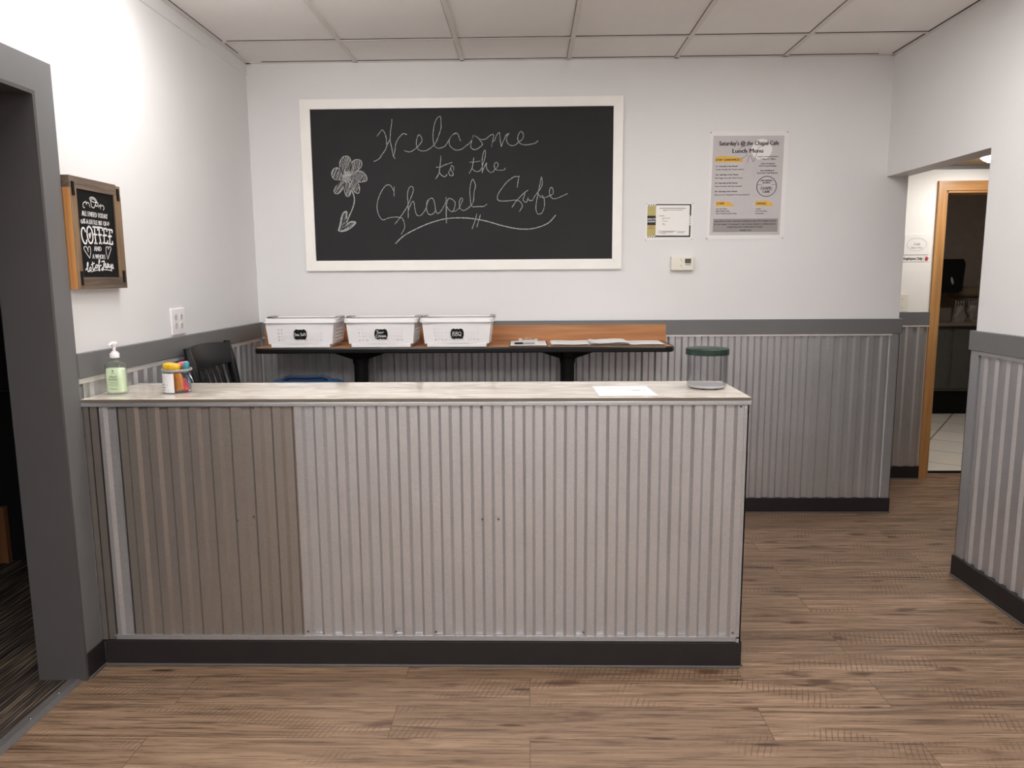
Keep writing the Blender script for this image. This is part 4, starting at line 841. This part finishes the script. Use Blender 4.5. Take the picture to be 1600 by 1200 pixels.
# canister
jc = (.680, 2.853, ZT)
t = thing('canister', jc, 'empty clear canister with a dark green lid at the right end of the counter', 'jar')
R_ = .0745
MB().lathe([(R_-.006, .004), (R_-.001, .008), (R_, .014), (R_, .130), (R_-.003, .130), (R_-.003, .016), (R_-.003, .013)], jc, 56, cap=False).build('body', CLEAR, t, True)
MB().lathe([(.0005, .0042), (R_-.006, .0042), (R_-.003, .009), (R_-.0035, .0125), (.0005, .0125)], jc, 56, cap=False).build('base', FROST, t, True)
MB().lathe([(.0005, .1275), (R_+.0055, .1275), (R_+.006, .129), (R_+.006, .1495), (R_+.004, .151), (.02, .154), (.0005, .1545)], jc, 56, cap=False).build('lid', DKGREEN, t, True)
for a in (-2.0, -1.15, .6, 2.4): MB().lathe([(.0005, .0004), (.009, .0004), (.009, .004), (.0005, .004)], (jc[0]+.056*math.cos(a), jc[1]+.056*math.sin(a), ZT), 14).build('foot', BLACKM, t, True)

# ================================================================== ON THE BACK WALL
# chalkboard
t = thing('chalkboard', (-.3825, WY-.01, 1.483), 'big black chalkboard in a white frame, with a chalk welcome message and a flower', 'chalkboard')
BX0, BX1, BZ0, BZ1 = -1.3155, .5475, 1.4855, 2.4625; IX0, IX1, IZ0, IZ1 = -1.2575, .493, 1.5455, 2.408
fb = lambda u, v, w: Vector((u, WY-w, v))
box(IX0-.02, IX1+.02, WY-.008, WY-.0005, IZ0-.02, IZ1+.02).build('slate', BOARD, t); slate = t.children[-1]
for pl in ([(BX0, BZ1), (BX1, BZ1), (IX1, IZ1), (IX0, IZ1)], [(BX0, BZ0), (BX1, BZ0), (IX1, IZ0), (IX0, IZ0)], [(BX0, BZ0), (BX0, BZ1), (IX0, IZ1), (IX0, IZ0)], [(BX1, BZ0), (BX1, BZ1), (IX1, IZ1), (IX1, IZ0)]):
    cu_, cv_ = sum(a for a, b in pl)/4, sum(b for a, b in pl)/4
    pl = [(cu_+(a-cu_)*.9996, cv_+(b-cv_)*.9992) for a, b in pl]
    MB().prism(pl, .0005, .019, fb).build('frame', WHITEFR, t)
frb = fr_back(-.3825, WY-.0081, 1.977)
p = Print(frb)
for l in CHALK_LINES: p.stroke(U(l), .0038, .0004, 7, .5)
p.build('chalk_lettering', CHALK, slate)
p = Print(frb)
for l in CHALK_SWASH: p.stroke(U(l), .0054, .0005, 9, .4)
p.build('chalk_underline', CHALK, slate)
p = Print(frb)
def hatch(poly, step, ang, wd):
    ca, sa = math.cos(ang), math.sin(ang); R = [(x*ca+y*sa, -x*sa+y*ca) for x, y in poly]
    y = min(q[1] for q in R)+step*.5; ymax = max(q[1] for q in R); flip = False; line = []
    while y < ymax:
        xs = []
        for (xa, ya), (xb_, yb_) in zip(R, R[1:]+R[:1]):
            if (ya-y)*(yb_-y) < 0: xs.append(xa+(xb_-xa)*(y-ya)/(yb_-ya))
        xs.sort()
        for k in range(0, len(xs)-1, 2):
            a, b = xs[k]+step*.3*random.random(), xs[k+1]-step*.3*random.random()
            seg = [(a, y+(random.random()-.5)*step), (b, y+(random.random()-.5)*step)]
            if flip: seg = seg[::-1]
            if b > a: p.stroke([(u*ca-v*sa, u*sa+v*ca) for u, v in seg], wd, .0003, 1)
        flip = not flip; y += step*(.8+.4*random.random())
for i, pl in enumerate(CHALK_PETALS):
    pl = U(pl); last = i == len(CHALK_PETALS)-1
    p.stroke(pl+pl[:2], .0048 if not last else .008, .0005, 6, .4)
    if i == 7: hatch(pl, .0046, .3, .0036)
    elif last: hatch(pl, .0056, 1.3, .0058); hatch(pl, .008, .5, .005)
    else: hatch(pl, .0072, 1.15+.25*math.sin(i*2.1), .0030)
p.stroke(U(CHALK_STEM), .0062, .0005, 7, .4)
p.build('chalk_flower', CHALK, slate)
# lunch menu
t = thing('menu_poster', (1.27, WY-.002, 1.65), 'tall laminated lunch menu poster with yellow headings, right of the chalkboard', 'poster')
frm = fr_back(1.27, WY-.0006, 1.955)
MB().prism(U(MENU_EDGE), 0, .0012, frm).build('sheet', PAPERW, t); sh = t.children[-1]
Print(frm).poly(U(MENU_GREY), .0016).build('grey_field', PGREY, sh)
Print(frm).poly(U(MENU_BOX), .0020).build('grey_box', PGREY2, sh)
(c0, c1), (k0, k1) = [U(l) for l in MENU_CIRCLE]
Print(frm).disc(c0[0], c0[1], c1[0]-c0[0], .0020).build('pale_circle', PAPERW, sh)
for l in MENU_YELLOW: Print(frm).poly(U(l), .0021).build('yellow_brush_mark', PYEL, sh)
p = Print(frm)
for l in MENU_SCRIBBLE: p.stroke(U(l), .0026, .0023, 6)
p.build('grey_scribble', INKG, sh)
p = Print(frm); p.ring(k0[0], k0[1], k1[0]-k0[0], .0036, .0024)
for s, a, b, v, h, bold in MENU_TEXT: p.text(s, a*1e-4, b*1e-4, v*1e-4, h*1e-4, .0026, h*1e-4*.045 if bold else h*1e-4*.02)
for a, b in ((-.056, -.028), (.028, .056)): p.rect(k0[0]+a, k0[1]+.009, k0[0]+b, k0[1]+.0105, .0024)
p.build('lettering', INK, sh)
for a, b in U(MENU_EDGE): MB().lathe([(.004, 0), (.004, -.0015), (.0005, -.003)], (1.27+a*.97, WY-.0017, 1.955+b*.98), 10, axis='y').build('thumb_tack', GREYP, t)
# health permit
t = thing('permit', (.823, WY-.002, 1.655), 'landscape white health permit with an olive side band, between chalkboard and menu', 'certificate')
frq = fr_back(.823, WY-.0006, 1.76)
MB().prism(U(PERMIT_EDGE), 0, .0010, frq).build('sheet', LAM, t); sh = t.children[-1]
Print(frq).poly(U(PERMIT_OLIVE), .0013).build('olive_band', OLIVE, sh)
p = Print(frq)
for l in PERMIT_BLACK: p.poly(U(l), .0016)
p.build('black_border', INK, sh)
p = Print(frq)
for l in PERMIT_ORANGE: p.poly(U(l), .0016)
p.build('orange_print', INKO, sh)
p = Print(frq)
for l in PERMIT_LINES: p.poly(U(l), .0014)
(a0, b0), (a1, b1) = U(PERMIT_RING); p.ring(a0, b0, a1-a0, .0022, .0014, 16); p.build('fine_print', INKG, sh)
p = Print(frq)
for s, a, b, v, h in PERMIT_TEXT: p.text(s, a*1e-4, b*1e-4, v*1e-4, h*1e-4, .0019, .0006)
p.build('lettering', WHITEINK, sh)
for a, b in U(PERMIT_EDGE): MB().lathe([(.0032, 0), (.0032, -.0015), (.0005, -.0028)], (.823+a*.985, WY-.0012, 1.76+b*.98), 10, axis='y').build('thumb_tack', GREYP, t)
# thermostat
t = thing('thermostat', (.904, WY-.015, 1.473), 'small ivory thermostat below the health permit', 'thermostat')
box(.839, .970, WY-.030, WY-.0005, 1.474, 1.555, bev=.005, seg=3).build('case', IVORY, t, True)
box(.9175, .953, WY-.0316, WY-.029, 1.515, 1.542, bev=.001).build('screen', SCREEN, t)
box(.920, .951, WY-.0325, WY-.029, 1.505, 1.511, bev=.002).build('button', GREYP, t)
for z in (1.531, 1.497): box(.893, .897, WY-.032, WY-.029, z, z+.009).build('switch', GREYP, t)
for a_, b_, c_, d_ in ((.0, .024, .009, .026), (.0, -.012, .006, -.010)): Print(fr_back(.9, WY-.0304, 1.5)).rect(a_, b_, c_, d_).build('marking', INKG, t)

# ================================================================== ON THE LEFT WALL
t = thing('wall_sign', (WX+.015, 2.785, 1.41), 'wood-framed black sign about coffee on the left wall', 'wall sign')
sx0 = XL+.03
frs = fr_left(0, 2.79, 1.61)
P0 = lambda u, v, w: frs(u, v, sx0+w)
fy0, fy1, fz0, fz1 = -.160, .169, -.1975, .1955; iy0, iy1, iz0, iz1 = -.120, .120, -.1555, .1545
d0 = WX+.002-sx0
MB().prism([(iy0-.005, iz0-.005), (iy1+.005, iz0-.005), (iy1+.005, iz1+.005), (iy0-.005, iz1+.005)], d0, -.004, P0).build('panel', BLACKM, t); pan = t.children[-1]
MB().prism([(fy0, iz1), (fy1-.030, iz1), (fy1-.030, fz1), (fy0, fz1)], d0, 0, P0).build('top_board', BARNH, t)
MB().prism([(iy0, fz0), (fy1, fz0), (fy1, iz0), (iy0, iz0)], d0, 0, P0).build('bottom_board', BARNH, t)
MB().prism([(iy1, iz0), (fy1, iz0), (fy1, iz1+.0), (iy1, iz1+.0)], d0, 0, P0).prism([(fy1-.0295, iz1), (fy1, iz1), (fy1, fz1-.004), (fy1-.0295, fz1-.004)], d0, -.001, P0).build('side_board', BARNV, t)
MB().prism([(fy0+.0035, fz0), (iy0, fz0), (iy0, iz1), (fy0+.0035, iz1)], d0, 0, P0)  .build('side_board', BARNV, t)
MB().prism([(fy0, fz0), (fy0+.003, fz0), (fy0+.003, iz1-.0005), (fy0, iz1-.0005)], d0, -.001, P0).build('cut_edge', PINE, t)
for (ya, za), (yb_, zb_) in HINGES:
    if ya < 0: ya += 80; yb_ += 60
    h = MB().prism([(ya*1e-4, zb_*1e-4), (yb_*1e-4, zb_*1e-4), (yb_*1e-4, za*1e-4), (ya*1e-4, za*1e-4)], .0002, .003, P0).build('strap_bracket', BLACKM, t)
p = Print(lambda u, v, w: frs(u, v, sx0-.0036+w))
for l in SIGN_THIN: p.stroke(U(l), .0026, .0004, 5)
for l in SIGN_MED: p.stroke(U(l), .0044, .0006, 5)
for l in SIGN_BIG: p.stroke(U(l), .0064, .0005, 5)
for s, a, b, v, h in SIGN_TEXT: p.text(s, a*1e-4, b*1e-4, v*1e-4, h*1e-4, .0005, .0008)
p.build('lettering', WHITEINK, pan)
# outlet
t = thing('electrical_outlet', (WX, 3.432, 1.19), 'white double outlet plate on the left wall above the grey rail', 'outlet')
box(WX+.0003, WX+.009, 3.365, 3.499, 1.191, 1.312, bev=.004, seg=3).build('plate', WHITEP, t, True)
for y in (3.405, 3.459):
    for z in (1.233, 1.272):
        MB().lathe([(.0005, .0105), (.0165, .0105), (.0175, .009)], (WX, y, z), 20, axis='x').build('receptacle', M('receptacle_white', (214, 208, 204), .4), t, True)
        rc = t.children[-1]
        box(WX+.0104, WX+.0112, y-.007, y-.0045, z-.002, z+.008).box(WX+.0104, WX+.0112, y+.0045, y+.007, z-.002, z+.008).box(WX+.0104, WX+.0112, y-.003, y+.003, z-.011, z-.006).build('slot', INKG, rc)

# ================================================================== CORRIDOR
def wallsign(name, x0, x1, z0_, z1, mat, label, cat, y=Y2-.0004, th=.002):
    t = thing(name, ((x0+x1)/2, y, z0_), label, cat); box(x0, x1, y-th, y, z0_, z1).build('plate', mat, t); return t
t = wallsign('cafe_sign', 2.567, 2.735, 1.574, 1.711, LAM, 'square white cafe sign on the corridor wall beside the wooden door frame', 'sign', th=.004)
p = Print(fr_back(2.651, Y2-.0046, 1.643))
p.stroke([(.066*math.cos(a), .042*math.sin(a)) for a in [2*PI*i/24 for i in range(25)]], .0012); p.text("Café", -.02, .022, .002, .016); p.text('Rules + Food', -.036, .036, -.022, .011)
p.build('lettering', INKG, t)
t = wallsign('employees_sign', 2.550, 2.743, 1.5265, 1.5665, LAM, 'narrow Employees Only sign with a red hand, below the cafe sign', 'sign')
p = Print(fr_back(2.65, Y2-.0026, 1.5465)); p.text('Employees Only', -.082, .046, .002, .020, .0004, .0009); p.rect(.0525, -.0195, .0535, .0195); p.build('lettering', INK, t)
p = Print(fr_back(2.723, Y2-.0026, 1.5465))
p.poly([(-.009, -.014), (.007, -.014), (.011, -.004), (.009, .004), (-.009, .004), (-.011, -.004)], .0004)
for u, h, l in ((-.0075, .012, 0), (-.0025, .016, 0), (.0025, .015, 0), (.0072, .011, 0)): p.rect(u-.0019, .002, u+.0019, h, .0005)
p.poly([(.008, -.006), (.015, .003), (.0125, .005), (.006, -.001)], .0006); p.build('red_hand', RED, t)
t = wallsign('switch_plate', 2.530, 2.617, 1.186, 1.303, IVORY, 'blank ivory wall plate above the rail in the corridor', 'wall plate', th=.006)
for z in (1.215, 1.274): MB().lathe([(.0035, 0), (.0035, -.001), (.0005, -.0016)], (2.577, Y2-.0064, z), 10, axis='y').build('screw', GREYP, t)

# ================================================================== BACK ROOM
t = thing('ceiling_light', (3.35, 6.0, 2.5), 'added out-of-view light panel that brightens the back room', 'ceiling light')  # added fill light out of view, brightens the tile and walls here
box(3.05, 3.65, 5.70, 6.30, 2.488, 2.499).build('frame', WHITEP, t); box(3.08, 3.62, 5.73, 6.27, 2.484, 2.4885).build('diffuser', emis('added_fill_diffuser', (1, .93, .84), BACKROOM_FILL_STRENGTH), t)
t = thing('base_cabinet', (4.4, 8.0, .006), 'dark base cabinet with a countertop in the unlit back room', 'cabinet')
box(3.2, 6.2, 7.70, 8.38, .25, .92).build('body', DKCAB, t)
box(3.2, 6.2, 7.74, 8.38, .006, .25).build('toe_kick', BLACKM, t)
box(3.18, 6.2, 7.64, 8.39, .92, .955, bev=.004).build('countertop', M('dark_counter', (110, 98, 86), .4), t)
for x in (3.25, 3.78, 4.31, 4.84): box(x, x+.5, 7.685, 7.70, .28, .89, bev=.003).build('door', DKCAB, t)
t = thing('monitor', (4.22, 7.85, .955), 'black flat screen standing among clutter on the dark back counter', 'screen')
MB().prism([(-.27+.04*0, 0), (.20, 0), (.235, .03), (.25, .30), (.225, .345), (-.27, .345)], 0, .045, lambda u, v, w: Vector((4.20+u, 7.86-w, 1.245+v))).build('shell', BLACKM, t)
box(4.17, 4.23, 7.86, 7.89, .965, 1.5).build('neck', BLACKM, t); box(4.06, 4.28, 7.80, 7.95, .955, .968).build('foot', BLACKM, t)
MB().lathe([(.0005, 0), (.012, 0), (.012, -.003), (.0005, -.003)], (0, 0, 0), 20, axis='y', sx=1., sy=3.2).xf(Matrix.Translation((4.325, 7.8145, 1.37)) @ Matrix.Rotation(-.25, 4, 'Y')).build('oval_mark', GREYP, t)
def bag(cx, cyy, w, d, h, label, seed):
    mb = MB()
    def f(i, j):
        a = i*2*PI; k = 1-.25*j+.12*math.sin(j*5+seed); p = Vector((w/2*math.cos(a)*k, d/2*math.sin(a)*k, h*j))
        return Vector((cx, cyy, .9555))+p+.018*noise.noise_vector(p*14+Vector((seed, 0, 0)))*min(1, j*4)
    mb.grid(f, 24, 10, True); t = thing('plastic_bag', (cx, cyy, .955), label, 'bag', 'plastic bags on the back counter')
    mb.build('body', BAGW, t, True)
    for s in (-1, 1):
        q = [(cx+s*w*.08, cyy, .95+h), (cx+s*w*.12, cyy, .95+h*1.28), (cx+s*w*.28, cyy, .95+h*1.3), (cx+s*w*.34, cyy, .95+h*.98)]
        MB().tube(q, .009, 6).build('handle', BAGW, t, True)
bag(4.38, 7.745, .13, .10, .17, 'pale plastic carrier bag on the back counter, left of its twin', 1.)
bag(4.54, 7.79, .13, .11, .17, 'pale plastic carrier bag on the back counter, nearest the right wall edge', 4.)
o = box(4.09, 4.27, 7.68, 7.765, .9555, 1.10, bev=.004).build('carton', M('dim_carton', (88, 80, 72), .7)); tag(o, 'small dull carton on the back counter under the black screen', 'box')
o = MB().tube([(4.45, 8.05, 1.245), (5.0, 8.05, 1.245)], .06, 20).tube([(4.5, 8.05, .956), (4.5, 8.05, 1.2)], .012, 8).tube([(4.95, 8.05, .956), (4.95, 8.05, 1.2)], .012, 8).build('paper_roll', CARD, None, True); tag(o, 'tan roll lying on a stand behind the black screen', 'roll')
o = box(4.46, 4.62, 7.645, 7.72, .9555, .985, bev=.003).build('tray', CARD); tag(o, 'flat tan tray at the front edge of the back counter', 'tray')

# ================================================================== SIDE ROOM BEYOND THE LEFT DOORWAY
t = thing('side_door', (-3.2, 3.70, 0), 'black door with a steel lever handle in the dark side room', 'door')
box(-3.5, -2.45, 3.665, 3.715, .008, 2.05).build('leaf', BLKDOOR, t)
mb = MB().tube([(-2.538, 3.665, .905), (-2.538, 3.61, .905)], .009, 10).tube([(-2.534, 3.615, .905), (-2.67, 3.615, .905)], .008, 10).lathe([(.0005, 0), (.026, 0), (.026, -.008), (.0005, -.008)], (-2.538, 3.665, .905), 20, axis='y'); mb.build('lever_handle', CHROME, t, True)

t = thing('wooden_board', (-2.85, 3.64, .002), 'brown wooden board standing at the foot of the black side-room door', 'board')
box(-3.02, -2.677, 3.628, 3.66, .0025, .30, bev=.003).build('board', BROWN, t)
